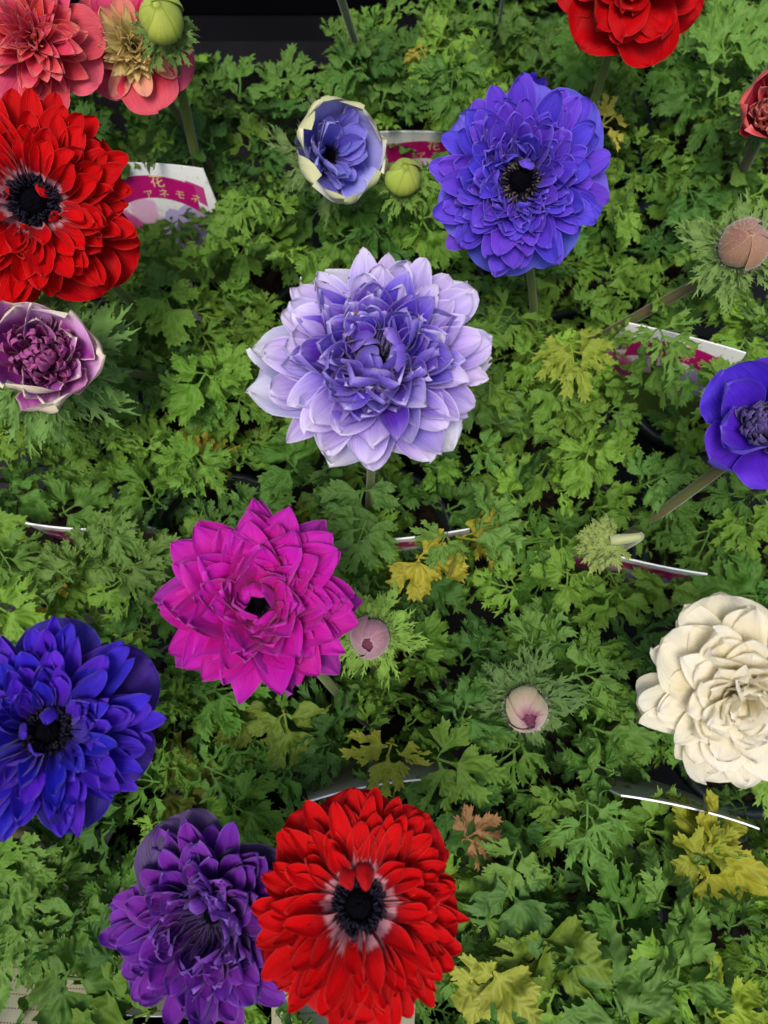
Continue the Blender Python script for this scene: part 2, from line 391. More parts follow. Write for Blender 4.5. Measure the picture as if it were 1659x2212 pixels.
PLANT_LABELS = [
    ['leafy green plant in the lower corner beside the cream card, under the violet flower', 'leafy green plant under the deep purple flower at the lower edge', 'leafy green plant under the red flower with the white ring', 'broad leaved green plant below the yellow lobed leaf near the corner', 'yellowing leafy plant in the bottom corner under the tag edge'],
    ['leafy green plant beneath the violet flower at the side edge', 'leafy green plant between the violet flower and the magenta flower', 'leafy green plant around the small pink bud', 'leafy green plant around the cream bud with a purple slit', 'leafy green plant beneath the creamy white flower'],
    ['leafy green plant just above the violet flower, beside the upright tag edge', 'leafy green plant between the pink cup flower and the magenta flower', 'leafy green plant directly below the lavender flower', 'leafy green plant with yellow leaves beside the nodding bud', 'leafy green plant under the violet cup flower at the edge'],
    ['leafy green plant beneath the pink cup flower and the big red flower', 'leafy green plant in front of the printed tag with the ribbon', 'leafy green plant beneath the pale blue cup flower', 'leafy green plant beneath the blue violet flower', 'leafy green plant around the brown bud'],
    ['leafy green plant beneath the coral flowers in the top corner', 'leafy green plant behind the printed tag, against the black gap', 'leafy green plant behind the pale blue cup flower', 'leafy green plant behind the blue violet flower', 'leafy green plant below the small red cup at the side edge'],
    ['leafy green plant at the top edge beside the thin pale stalk', 'leafy green plant at the top edge under the dark red flower', 'tall leafy green plant filling the top corner']]
PLANTS = []; prng = random.Random(5)
SPOTS = [(i, j, x, y) for i, y in enumerate(ROWS) for j, x in enumerate(COLS)] + [(5, 0, 0.060, 0.388), (5, 1, 0.152, 0.386), (5, 2, 0.243, 0.384)]
for i, j, x, y in SPOTS:
    if True:
        px_, py_ = x + prng.uniform(-0.006, 0.006), y + prng.uniform(-0.006, 0.006)
        if pot_proto is None: pot_proto = make_pot(); p = pot_proto
        else: p = copy_tree(pot_proto)
        p.location = (px_, py_, 0); p.rotation_euler.z = prng.uniform(0, 6)
        tag(p, 'dark green plastic pot hidden under the anemone leaves', 'pot', 'plastic pots under the leaves')
        r = empty('anemone_plant', (px_, py_, 0.070)); tag(r, PLANT_LABELS[i][j], 'plant', 'anemone plants in the tray')
        PLANTS.append(r)
def nearest_plant(p): return min(PLANTS, key=lambda r: (r.location.x - p[0]) ** 2 + (r.location.y - p[1]) ** 2)

GREENS = [lin(80, 124, 34), lin(66, 112, 36), lin(90, 132, 36), lin(56, 100, 42), lin(98, 138, 46), lin(70, 114, 48)]
YELLOW = [lin(160, 160, 36), lin(146, 156, 40), lin(172, 164, 44)]
def leaf_at(p, normal, head, size, kind, color, rng, plant=None, petiole=True):
    plant = plant or nearest_plant(p)
    z = Vector(normal).normalized()
    y = Vector((math.sin(head), math.cos(head), 0)); y = (y - z * y.dot(z)).normalized(); x = y.cross(z)
    M = Matrix((x, y, z)).transposed().to_4x4()
    me = rng.choice(LEAF_ME[kind])
    o = bpy.data.objects.new('leaf', me); COL.objects.link(o); o.parent = plant; color = [color[0] * 0.67, color[1] * 0.71, color[2] * 0.42, 1]; o.color = color
    base = Vector(p) - y * size * 0.55
    loc = base - plant.location
    o.matrix_local = Matrix.Translation(loc) @ M @ Matrix.Scale(size, 4)
    if petiole:
        a = Vector((rng.uniform(-0.010, 0.010), rng.uniform(-0.010, 0.010), -0.002))
        b = a + Vector((loc.x * 0.15, loc.y * 0.15, max(0.02, loc.z * 0.7)))
        c = loc - y * 0.012 - Vector((0, 0, 0.012))
        path = bez(a, b, c, loc, 8)
        Mi = o.matrix_local.inverted(); path = [Mi @ q for q in path]
        V, F = tube(path, [0.0013 / size, 0.0013 / size, 0.0012 / size, 0.0012 / size, 0.0011 / size, 0.0011 / size, 0.001 / size, 0.0009 / size], 5, False)
        mesh_obj('petiole', V, F, MAT['leaf'], o, attrs={'vein': [0.6] * len(V), 'rim': [0] * len(V)}).color = color
    return o

# pixel discs (photo coordinates) that stay free of upper leaves: tags, dark gaps, low buds and cups
CLEAR = [(400, 420, 75), (340, 430, 70), (440, 450, 45), (455, 385, 40), (905, 300, 40), (1530, 765, 60), (165, 1150, 50), (110, 1150, 45), (905, 1165, 60), (965, 1165, 30),
         (1300, 1205, 60), (1390, 1220, 60), (1480, 1250, 50), (700, 1715, 50), (770, 1700, 60), (880, 1680, 50), (950, 1670, 40), (1400, 1715, 60), (1500, 1735, 60), (1610, 1760, 60),
         (1180, 1130, 45), (1160, 1090, 25), (560, 60, 135), (640, 60, 120), (480, 70, 80), (860, 40, 70), (720, 40, 60), (1230, 20, 50), (1520, 135, 28), (940, 1640, 40), (590, 1720, 28), (700, 985, 18), (670, 590, 24),
         (872, 380, 55), (712, 320, 110), (797, 1380, 60), (1138, 1535, 65), (1320, 1180, 55), (1608, 530, 60), (95, 775, 120), (10, 2180, 115), (120, 2230, 110), (305, 2140, 75), (330, 2220, 90), (430, 2210, 110), (520, 2220, 90), (780, 2220, 120), (900, 2200, 80),
         (1240, 1870, 24), (1300, 1880, 20), (1280, 1950, 24), (70, 990, 30)]
def clear_of(p, extra=0):
    x, y = proj(p)
    return all((x - a) ** 2 + (y - b) ** 2 > (r + extra) ** 2 for a, b, r in CLEAR)
def scatter_leaves():
    rng = random.Random(11)
    for zbase, zvar, gap, sz, extra in ((0.161, 0.014, 0.0190, (0.0135, 0.0260), 10), (0.138, 0.012, 0.0205, (0.0160, 0.0245), 0), (0.115, 0.012, 0.028, (0.018, 0.025), -18)):
        pts = []; tries = 0
        while tries < 9500:
            tries += 1
            x, y = rng.uniform(-0.29, 0.29), rng.uniform(-0.215, 0.455)
            if any((x - a) ** 2 + (y - b) ** 2 < gap * gap for a, b in pts): continue
            q = noise.noise(Vector((x * 15, y * 15, zbase * 30))) + 0.6 * noise.noise(Vector((x * 34, y * 34, zbase * 50)))
            z = zbase + zvar * q * 1.5 + rng.uniform(-zvar, zvar) * 0.5 - max(0, y - 0.30) * 0.12
            p = Vector((x, y, z)); u, v = proj(p)
            if not (-140 < u < 1800 and -120 < v < 2360): continue
            if not clear_of(p, extra): continue
            pl = nearest_plant(p); dx, dy = x - pl.location.x, y - pl.location.y
            if math.hypot(dx, dy) > 0.088: continue
            pts.append((x, y))
            head = math.atan2(dx, dy) + rng.gauss(0, 0.7); tilt = abs(rng.gauss(0.40, 0.36))
            n = Vector((math.sin(head) * math.sin(tilt), math.cos(head) * math.sin(tilt), math.cos(tilt))) + Vector((rng.gauss(0, 0.16), rng.gauss(0, 0.16), 0))
            yn = noise.noise(Vector((x * 9 + 5, y * 9, 7.7)))
            c = list(rng.choice(GREENS)); b = rng.uniform(0.75, 1.35) * (1 + 0.35 * noise.noise(Vector((x * 22, y * 22, 2.2))))  # clump noise puts sunlit and dark clumps into the leaf brightness
            m = min(1, max(0, yn * 1.1 + rng.uniform(-0.3, 0.32))); yel = lin(114, 156, 42)
            if rng.random() < 0.010: m = 1; yel = rng.choice(YELLOW)
            c = [(c[k] * (1 - m) + yel[k] * m) * b for k in range(3)] + [1]
            broad = 0.55 if v > 1750 and u > 900 else 0.25
            kind = rng.choices(('broad', 'mid', 'fine'), (broad, 0.6, 0.2))[0]
            s = rng.uniform(*sz) * (1.08 if kind == 'broad' and v > 1900 else 1.0)
            leaf_at(p, n, head, s, kind, c, rng, pl)
scatter_leaves()
# single leaves that stand out in the photo: (px, py, z, heading deg (0 = up in the picture, clockwise), tilt, size, kind, colour)
SPECIAL = [(45, 1890, 0.168, 160, 0.2, 0.030, 'mid', lin(90, 130, 56)), (110, 1945, 0.165, 120, 0.2, 0.030, 'mid', lin(84, 122, 54)), (30, 1985, 0.165, 200, 0.2, 0.030, 'mid', lin(92, 132, 62)), (75, 2050, 0.168, 170, 0.2, 0.030, 'mid', lin(86, 126, 54)), (10, 2070, 0.165, 190, 0.2, 0.028, 'fine', lin(96, 136, 66)), (160, 1890, 0.160, 100, 0.2, 0.028, 'mid', lin(80, 118, 52)),
           (775, 1168, 0.180, 200, 0.2, 0.026, 'mid', lin(86, 128, 58)), (262, 1166, 0.178, 120, 0.2, 0.026, 'mid', lin(90, 126, 58)), (1442, 752, 0.182, 160, 0.25, 0.026, 'fine', lin(94, 136, 58)), (950, 1190, 0.176, 200, 0.2, 0.02, 'mid', lin(90, 130, 56)),
           (1330, 262, 0.17, 60, 0.2, 0.026, 'mid', lin(178, 172, 58)), (1240, 790, 0.175, 170, 0.35, 0.030, 'mid', lin(132, 150, 46)), (1260, 1010, 0.17, 200, 0.3, 0.026, 'broad', lin(104, 146, 46)),
           (838, 1655, 0.180, 190, 0.5, 0.028, 'mid', lin(142, 150, 30)), (1570, 1870, 0.165, 120, 0.3, 0.036, 'broad', lin(152, 152, 28)), (1500, 1790, 0.165, -10, 0.3, 0.028, 'broad', lin(138, 146, 34)),
           (1030, 2140, 0.17, 215, 0.3, 0.030, 'broad', lin(150, 156, 62)), (1600, 2180, 0.175, 90, 0.3, 0.032, 'broad', lin(132, 156, 20)), (905, 105, 0.16, -30, 0.5, 0.022, 'mid', lin(150, 140, 46)),
           (620, 1600, 0.165, 175, 0.45, 0.034, 'broad', lin(102, 126, 44)), (510, 1570, 0.16, 190, 0.5, 0.028, 'broad', lin(98, 118, 42)), (420, 1700, 0.14, 90, 0.2, 0.034, 'broad', lin(98, 108, 38)),
           (1030, 1790, 0.165, 60, 0.5, 0.018, 'mid', lin(158, 116, 84)), (470, 990, 0.15, 80, 0.4, 0.02, 'mid', lin(160, 150, 40)), (380, 680, 0.172, 150, 0.25, 0.028, 'broad', lin(96, 138, 40)),
           (420, 850, 0.172, 210, 0.25, 0.030, 'broad', lin(92, 140, 38)), (500, 790, 0.172, 40, 0.25, 0.026, 'broad', lin(96, 142, 42)), (440, 1020, 0.17, 150, 0.3, 0.026, 'mid', lin(94, 140, 48)),
           (780, 1110, 0.175, 185, 0.15, 0.030, 'broad', lin(82, 122, 62)), (1085, 1120, 0.175, 70, 0.2, 0.030, 'mid', lin(92, 134, 62)), (680, 900, 0.165, 220, 0.2, 0.028, 'mid', lin(76, 116, 60)),
           (1160, 1350, 0.172, 20, 0.2, 0.026, 'mid', lin(88, 130, 60)), (1290, 1450, 0.168, 80, 0.2, 0.026, 'mid', lin(90, 132, 56)), (1330, 1590, 0.165, 110, 0.3, 0.032, 'broad', lin(82, 124, 52)),
           (1260, 1790, 0.172, 190, 0.2, 0.028, 'fine', lin(86, 132, 60)), (1100, 1880, 0.172, 200, 0.2, 0.028, 'mid', lin(94, 132, 60)), (1440, 1900, 0.172, 30, 0.2, 0.028, 'mid', lin(94, 136, 62)),
           (1300, 2110, 0.175, -25, 0.25, 0.040, 'broad', lin(88, 126, 66)), (1470, 2050, 0.175, 20, 0.25, 0.036, 'broad', lin(92, 134, 60)), (1150, 2090, 0.16, 190, 0.4, 0.038, 'broad', lin(104, 130, 40)), (1120, 1960, 0.165, 160, 0.3, 0.030, 'broad', lin(78, 118, 66)),
           (215, 2120, 0.175, 100, 0.25, 0.036, 'broad', lin(72, 112, 44)), (120, 2080, 0.17, 205, 0.3, 0.032, 'broad', lin(78, 112, 50)), (262, 2205, 0.175, 250, 0.3, 0.036, 'broad', lin(84, 116, 34)), (200, 2010, 0.17, 170, 0.3, 0.030, 'broad', lin(84, 124, 56)),
           (200, 1190, 0.168, 20, 0.4, 0.028, 'mid', lin(90, 124, 58)), (310, 1210, 0.172, 60, 0.2, 0.030, 'mid', lin(90, 122, 60)), (120, 1230, 0.165, -60, 0.3, 0.028, 'mid', lin(94, 128, 66)), (140, 1305, 0.15, 100, 0.3, 0.02, 'mid', lin(162, 150, 40)),
           (520, 170, 0.165, 0, 0.55, 0.034, 'mid', lin(82, 126, 52)), (620, 170, 0.160, 10, 0.6, 0.030, 'mid', lin(78, 120, 50)), (450, 180, 0.155, -30, 0.5, 0.028, 'mid', lin(76, 118, 48)), (760, 130, 0.16, -10, 0.6, 0.028, 'mid', lin(80, 118, 50)), (740, 70, 0.165, 20, 0.7, 0.020, 'mid', lin(82, 118, 46)),
           (830, 200, 0.165, 10, 0.5, 0.026, 'mid', lin(80, 120, 56)), (860, 10, 0.165, 0, 0.7, 0.020, 'mid', lin(84, 122, 52)), (960, 60, 0.16, 10, 0.6, 0.026, 'mid', lin(78, 112, 50)), (1060, 50, 0.16, 0, 0.6, 0.030, 'mid', lin(76, 112, 48)), (1130, 60, 0.155, 20, 0.6, 0.028, 'mid', lin(74, 108, 46)),
           (1000, 130, 0.16, -20, 0.5, 0.028, 'broad', lin(72, 108, 46)), (1180, 130, 0.155, 30, 0.5, 0.028, 'broad', lin(72, 108, 48)), (1560, 90, 0.19, 0, 0.55, 0.036, 'mid', lin(96, 142, 62)), (1620, 60, 0.185, 45, 0.5, 0.030, 'mid', lin(92, 138, 60)), (1550, 180, 0.18, 10, 0.5, 0.028, 'mid', lin(90, 134, 58)), (1460, 110, 0.165, -40, 0.5, 0.024, 'mid', lin(82, 122, 60)), (1650, 150, 0.175, 20, 0.5, 0.026, 'mid', lin(92, 140, 56)),
           (1440, 200, 0.155, 0, 0.5, 0.026, 'mid', lin(72, 112, 52)), (1320, 170, 0.155, 0, 0.5, 0.026, 'broad', lin(76, 114, 46)), (1050, 870, 0.165, 100, 0.25, 0.032, 'broad', lin(84, 124, 60)), (1090, 690, 0.165, 70, 0.25, 0.030, 'broad', lin(70, 108, 60))]
srng = random.Random(77)
for px, py, z, hd, tl, s, kind, c in SPECIAL:
    p, _ = at(px, py, z); h = math.radians(hd); s *= 0.80
    n = Vector((math.sin(h) * math.sin(tl) * 0.6, math.cos(h) * math.sin(tl) * 0.6 - (0.35 if py < 220 else 0), math.cos(tl)))
    leaf_at(p, n, h, s, kind, c, srng)

# ------------------------------------------------------------------ flowers
def prof_width(v, tip):
    """Half-width profile of a petal from its claw (v=0) to its tip (v=1)."""
    def sm(a, b, x): t = np.clip((x - a) / (b - a), 0, 1); return t * t * (3 - 2 * t)
    if tip == 'round':
        return (0.26 + 0.74 * sm(0, 0.62, v)) * np.sqrt(np.clip(1 - np.clip((v - 0.60) / 0.40, 0, 1) ** 2.4, 0, 1))
    if tip == 'point':
        t = np.clip((v - 0.55) / 0.45, 0, 1)
        return (0.24 + 0.76 * sm(0, 0.60, v)) * (1 - t ** 2.1) ** 0.78
    if tip == 'acute':
        t = np.clip((v - 0.50) / 0.50, 0, 1)
        return (0.24 + 0.76 * sm(0, 0.56, v)) * (1 - t ** 1.65) ** 0.85
    if tip == 'strap':
        t = np.clip((v - 0.66) / 0.34, 0, 1)
        return (0.36 + 0.64 * sm(0, 0.70, v)) * np.clip(1 - t ** 2.5, 0, 1) ** 0.55
    if tip == 'sepal':
        t = np.clip((v - 0.55) / 0.45, 0, 1)
        return (0.30 + 0.70 * sm(0, 0.55, v)) * np.sqrt(np.clip(1 - t ** 2.8, 0, 1))
    if tip == 'needle':
        t = np.clip((v - 0.45) / 0.55, 0, 1)
        return (0.5 + 0.5 * sm(0, 0.5, v)) * (1 - t ** 1.8) ** 0.9
def petal(root, Mw, base, phi, L, W, a0, a1, tip, cup, ruf, curl, mat, rng, roll=0.0, side=0.0, name='petal', nu=11, nv=16, notch=0.0):
    """Mw: flower frame (world, 4x4). base: (radius, height). Angles are elevations of the centreline, in radians."""
    vv = np.concatenate([np.linspace(0, 0.6, nv // 2, endpoint=False), 1 - (1 - np.linspace(0, 1, nv - nv // 2)) ** 1.5 * 0.4])
    s = vv; pit = a0 + (a1 - a0) * (s * s * (3 - 2 * s)) + curl * np.clip((s - 0.66) / 0.34, 0, 1) ** 1.5
    dy = np.zeros(nv); dz = np.zeros(nv)
    for i in range(1, nv):
        h = (s[i] - s[i - 1]) * L; a = (pit[i] + pit[i - 1]) / 2
        dy[i] = dy[i - 1] + math.cos(a) * h; dz[i] = dz[i - 1] + math.sin(a) * h
    sd = rng.uniform(0, 99)
    hw = prof_width(s, tip) * W / 2 * np.array([1 + 0.10 * noise.noise(Vector((q * 5, sd, 0))) + 0.03 * noise.noise(Vector((q * 16, sd, 3))) for q in s])
    bow = np.array([noise.noise(Vector((q * 2.2, sd, 9))) for q in s]) * 0.05 * L * s
    u = np.linspace(-1, 1, nu); u = np.sign(u) * np.abs(u) ** 0.85
    ph1, ph2, ph3 = rng.uniform(0, 6.28), rng.uniform(0, 6.28), rng.uniform(0, 6.28); fr = rng.uniform(2.2, 4.2)
    crum = 1.0
    V = np.zeros((nv, nu, 3)); E = np.zeros((nv, nu)); UV = np.zeros((nv, nu, 2))
    for i in range(nv):
        x = u * hw[i]
        off = cup * hw[i] * (u ** 2 - 0.2) + ruf * W * (np.sin(fr * s[i] * 2.2 + ph1 + np.sign(u) * ph2) * np.abs(u) ** 1.6 * s[i] + 0.45 * np.sin(u * fr + ph3) * s[i] ** 2)
        off = off - 0.03 * W * np.exp(-(u / 0.22) ** 2) * (1 - s[i])
        off = off + crum * W * np.array([noise.noise(Vector((a * 1.6 + sd, s[i] * 3.0, 4.4))) * 0.10 + noise.noise(Vector((a * 4.0 + sd, s[i] * 6.0, 8.4))) * 0.035 for a in u]) * (0.3 + s[i])
        jag = notch * L * s[i] ** 6 * np.sin(u * 5.0 + ph2) 
        yy = dy[i] + jag * math.cos(pit[i]); zz = dz[i]
        V[i, :, 0] = x + side * L * s[i] ** 2 + bow[i]
        V[i, :, 1] = yy - math.sin(pit[i]) * off
        V[i, :, 2] = zz + math.cos(pit[i]) * off
        E[i] = np.minimum((1 - np.abs(u)) * hw[i], (1 - s[i]) * L * 0.7 + 0.0) * 1000
        UV[i, :, 0] = (u + 1) / 2; UV[i, :, 1] = s[i]
    P = V.reshape(-1, 3)
    Rr = Matrix.Rotation(roll, 3, 'Y')
    Rz = Matrix.Rotation(-phi, 3, 'Z')
    B = Mw @ Vector((math.sin(phi) * base[0], math.cos(phi) * base[0], base[1]))
    Q = P @ np.array(Mw.to_3x3() @ Rz @ Rr).T
    F = [(i * nu + k, i * nu + k + 1, (i + 1) * nu + k + 1, (i + 1) * nu + k) for i in range(nv - 1) for k in range(nu - 1)]
    return mesh_obj(name, Q, F, mat, root, B - root.location, uv=UV.reshape(-1, 2), attrs={'edge': E.ravel()})

def frame_for(c, face, tilt, spin=0.0):
    """Flower frame at c: axis between straight up and the lens, plus a lean (x, y) in radians."""
    up = Vector((0, 0, 1)); to = (Vector((0, 0, CAMZ)) - c).normalized()
    ax = (up * (1 - face) + to * face).normalized() + Vector((tilt[0], tilt[1], 0)); ax.normalize()
    y = Vector((0, 1, 0)); y = (y - ax * y.dot(ax)).normalized(); x = y.cross(ax)
    return Matrix.Translation(c) @ Matrix((x, y, ax)).transposed().to_4x4() @ Matrix.Rotation(spin, 4, 'Z')
def stem(root, top, axis, mat, r=0.0021, foot=None):
    f = foot or root.location
    a = Vector(f); d = top - a
    b = a + Vector((d.x * 0.1, d.y * 0.1, d.z * 0.45)); c = top - axis * 0.035
    path = [q - root.location for q in bez(a, b, c, top, 12)]
    V, F = tube(path, [r * (1.08 - 0.012 * i) for i in range(12)], 10)
    return mesh_obj('stem', V, F, mat, root)
def bracts(root, Mw, n, size, pitch, h, kind, color, rng, rad=0.002, phis=None):
    for k in range(n):
        phi = phis[k] if phis else 2 * math.pi * k / n + rng.uniform(-0.25, 0.25)
        o = bpy.data.objects.new('bract', rng.choice(BRACT_ME[kind])); COL.objects.link(o); o.parent = root; o.color = (color[0] * 0.72, color[1] * 0.74, color[2] * 0.55, 1)
        M = Mw @ Matrix.Rotation(-phi, 4, 'Z') @ Matrix.Translation((0, rad, h)) @ Matrix.Rotation(pitch + rng.uniform(-0.2, 0.2), 4, 'X') @ Matrix.Rotation(rng.uniform(-0.3, 0.3), 4, 'Y')
        o.matrix_local = Matrix.Translation(-root.location) @ M @ Matrix.Scale(size * rng.uniform(0.85, 1.1), 4)
def eye(root, Mw, r, h, n, rng, tan=0.0, spread=1.0):
    V, F = [], []; nu, nv = 20, 10                                  # domed pistil head
    for i in range(nv + 1):
        a = math.pi * 0.5 * i / nv
        for k in range(nu):
            t = 2 * math.pi * k / nu; q = 1 + 0.10 * noise.noise(Vector((math.cos(t) * 6, math.sin(t) * 6, i * 1.3)))
            V.append(Mw @ Vector((r * 0.62 * math.cos(a) * math.cos(t) * q, r * 0.62 * math.cos(a) * math.sin(t) * q, h + r * 0.75 * math.sin(a) * q)) - root.location)
    F = [(i * nu + k, i * nu + (k + 1) % nu, (i + 1) * nu + (k + 1) % nu, (i + 1) * nu + k) for i in range(nv) for k in range(nu)]
    mesh_obj('pistil_head', V, F, MAT['eye'], root)
    V, F, mi = [], [], []
    for k in range(n):                                              # crown of stamens
        t = k * 2.39996 + rng.uniform(-0.15, 0.15); rr = r * rng.uniform(0.66, 1.08) * spread; hh = h + r * rng.uniform(0.25, 0.75)
        a = Mw @ Vector((math.cos(t) * r * 0.5, math.sin(t) * r * 0.5, h)); b = Mw @ Vector((math.cos(t) * rr, math.sin(t) * rr, hh))
        v, f = tube([a - root.location, (a + b) / 2 + Mw.to_3x3() @ Vector((0, 0, r * 0.06)) - root.location, b - root.location], [r * 0.035] * 3, 4, False)
        q = len(V); V += v; F += [tuple(i + q for i in g) for g in f]; mi += [0] * len(f)
        d = Mw.to_3x3() @ Vector((math.cos(t) + rng.uniform(-.8, .8), math.sin(t) + rng.uniform(-.8, .8), rng.uniform(0.0, 1.3))); d.normalize(); ln = r * rng.uniform(0.10, 0.16)
        c = b - root.location
        v, f = tube([c - d * ln, c - d * ln * 0.55, c + d * ln * 0.55, c + d * ln], [r * 0.015, r * 0.048, r * 0.048, r * 0.015], 6)
        q = len(V); V += v; F += [tuple(i + q for i in g) for g in f]; mi += [1 if rng.random() < tan else 0] * len(f)
    o = mesh_obj('stamens', V, F, [MAT['anther'], MAT['anther_tan']], root)
    o.data.polygons.foreach_set('material_index', mi); tag(o, kind='stuff')

def flower(label, px, py, z, rpx, layers, mat, seed, face=0.6, tilt=(0, 0), eye_r=0.0, eye_h=0.05, eye_n=70, tan=0.0, stem_m='stem_green', collar=None, mats=None, foot=None, name='anemone_flower', stem_r=0.0022, spin=None):
    rng = random.Random(seed)
    c, depth = at(px, py, z); R = rpx * depth / FPX
    pl = nearest_plant(c); ft = foot or (pl.location + Vector((rng.uniform(-.012, .012), rng.uniform(-.012, .012), 0)))
    root = empty(name, ft); tag(root, label, 'flower', 'anemone flowers in bloom')
    Mw = frame_for(c, face, tilt, rng.uniform(0, 6.28) if spin is None else spin)
    ax = Mw.to_3x3() @ Vector((0, 0, 1))
    stem(root, c - ax * R * 0.10, ax, MAT[stem_m], stem_r, ft)
    V, F = tube([c - ax * R * 0.14 - root.location, c - ax * R * 0.06 - root.location, c + ax * R * 0.01 - root.location], [R * 0.05, R * 0.15, R * 0.07], 14)
    mesh_obj('receptacle', V, F, MAT[stem_m], root)
    if collar: bracts(root, Mw, collar.get('n', 6), collar['size'], collar.get('pitch', 0.1), -collar.get('drop', 0.008), collar.get('kind', 'thread'), collar.get('color', lin(86, 122, 60)), rng, phis=collar.get('phis'))
    for q, ly in enumerate(layers):
        n = ly['n']; off = ly.get('off', rng.uniform(0, 6.28))
        arc = ly.get('arc')                                        # (start, end) in radians, picture-free: about the flower's axis
        m = mats[ly['mat']] if mats and 'mat' in ly else mat
        for k in range(n):
            phi = off + (2 * math.pi * k / n if not arc else arc[0] + (arc[1] - arc[0]) * (k + 0.5) / n) + rng.uniform(-1, 1) * ly.get('pj', 0.5) * math.pi / n
            if ly.get('skip') and rng.random() < ly['skip']: continue
            jl = rng.uniform(1 - ly.get('lj', 0.10), 1 + ly.get('lj', 0.10)); jw = rng.uniform(0.85, 1.15)
            aj = ly.get('aj', 0.14)
            petal(root, Mw, (ly.get('rb', 0.06) * R, (ly.get('h', 0.0) + rng.uniform(-.015, .015)) * R), phi, ly['L'] * R * jl, ly['W'] * R * jw,
                  math.radians(ly['a'][0]) + rng.gauss(0, aj), math.radians(ly['a'][1]) + rng.gauss(0, aj), ly.get('tip', 'point'), ly.get('cup', 0.35) * rng.uniform(0.6, 1.4), ly.get('ruf', 0.04) * rng.uniform(0.5, 1.5),
                  ly.get('curl', 0.0) * rng.uniform(0.3, 1.5), m, rng, rng.gauss(0, ly.get('roll', 0.2)), rng.gauss(0, ly.get('side', 0.06)), name=ly.get('name', 'petal'), notch=ly.get('notch', 0.0))
    if eye_r: eye(root, Mw, eye_r * R, eye_h * R, eye_n, rng, tan)
    return root

D = dict
def pom(N, L, W, a0, a1, h=(0.02, 0.13), rb=(0.06, 0.20), cup=(0.35, 0.8), curl=0.25, tip='point', p=1.0, seed=1, inner=None, at_inner=0.6, **kw):
    """Petals set on a golden-angle spiral from the outermost to the innermost, so that no rings show."""
    rng = random.Random(seed); out = []
    for i in range(N):
        t = i / (N - 1); f = lambda q: q[0] + (q[1] - q[0]) * t
        d = D(n=1, off=i * 2.39996 + rng.gauss(0, 0.16), pj=0.0, L=L[0] + (L[1] - L[0]) * t ** p, W=f(W), a=(f(a0), f(a1)), h=f(h), rb=f(rb), cup=f(cup), curl=curl * rng.choice((1, 1, 1, -0.6)), tip=tip if isinstance(tip, str) else rng.choice(tip),
              lj=0.06 + 0.08 * t, aj=0.08 + 0.10 * t, roll=0.09 + 0.17 * t, side=0.06 + 0.05 * t, ruf=0.06 + 0.05 * t)
        if inner and t > at_inner + rng.uniform(-0.12, 0.12): d['mat'] = inner
        d.update(kw); out.append(d)
    return out
# --- lavender double flower in the middle
LAV = petal_mat('lavender petal', [(0.0, lin(48, 20, 120)), (0.42, lin(84, 54, 172)), (0.62, lin(132, 108, 206)), (0.84, lin(184, 166, 224)), (1.0, lin(212, 202, 230))], lin(228, 220, 236), 0.6, 0.6, vein=0.5, vdark=0.7, stain=0.22, back=lin(196, 188, 232), back_s=0.7, trans=0.32)
LAVI = petal_mat('deep based lavender petal', [(0.0, lin(26, 6, 82)), (0.50, lin(52, 20, 136)), (0.74, lin(84, 54, 176)), (0.92, lin(138, 116, 208)), (1.0, lin(182, 168, 224))], lin(206, 194, 232), 0.35, 0.4, vein=0.55, vdark=0.65, stain=0.35, back=lin(112, 88, 196), back_s=0.6, trans=0.25)
LAVO = petal_mat('white tipped lavender sepal', [(0.0, lin(100, 80, 180)), (0.5, lin(150, 138, 212)), (0.78, lin(186, 180, 222)), (1.0, lin(214, 214, 224))], lin(240, 240, 238), 0.8, 0.5, vein=0.22, vdark=0.8, stain=0.6, back=lin(225, 225, 235), back_s=0.7, trans=0.4)
flower('large lavender double anemone with white outer tips, the biggest in the middle', 815, 798, 0.262, 248, [
    D(n=7, L=1.0, W=0.70, a=(8, -4), tip='point', cup=0.18, ruf=0.08, mat='o', lj=0.10, notch=0.02, pj=0.8)] +
    pom(135, (0.97, 0.30), (0.34, 0.28), (14, 66), (6, 66), tip=('point', 'round', 'round', 'point'), seed=4, p=1.1, cup=(0.25, 0.75), inner='i', at_inner=0.45, rb=(0.05, 0.20), curl=0.3) +
    [D(n=5, L=0.34, W=0.30, a=(70, 150), h=0.12, rb=0.22, tip='round', cup=0.5, ruf=0.12, aj=0.35, roll=0.4, mat='i', pj=0.8), D(n=3, L=0.28, W=0.24, a=(80, 120), h=0.13, rb=0.14, tip='point', cup=0.6, ruf=0.12, aj=0.4, roll=0.5, mat='i', pj=0.9)],
    LAV, 3, face=0.25, tilt=(0.0, 0.06), eye_r=0.12, eye_h=0.15, eye_n=40, mats={'o': LAVO, 'i': LAVI})
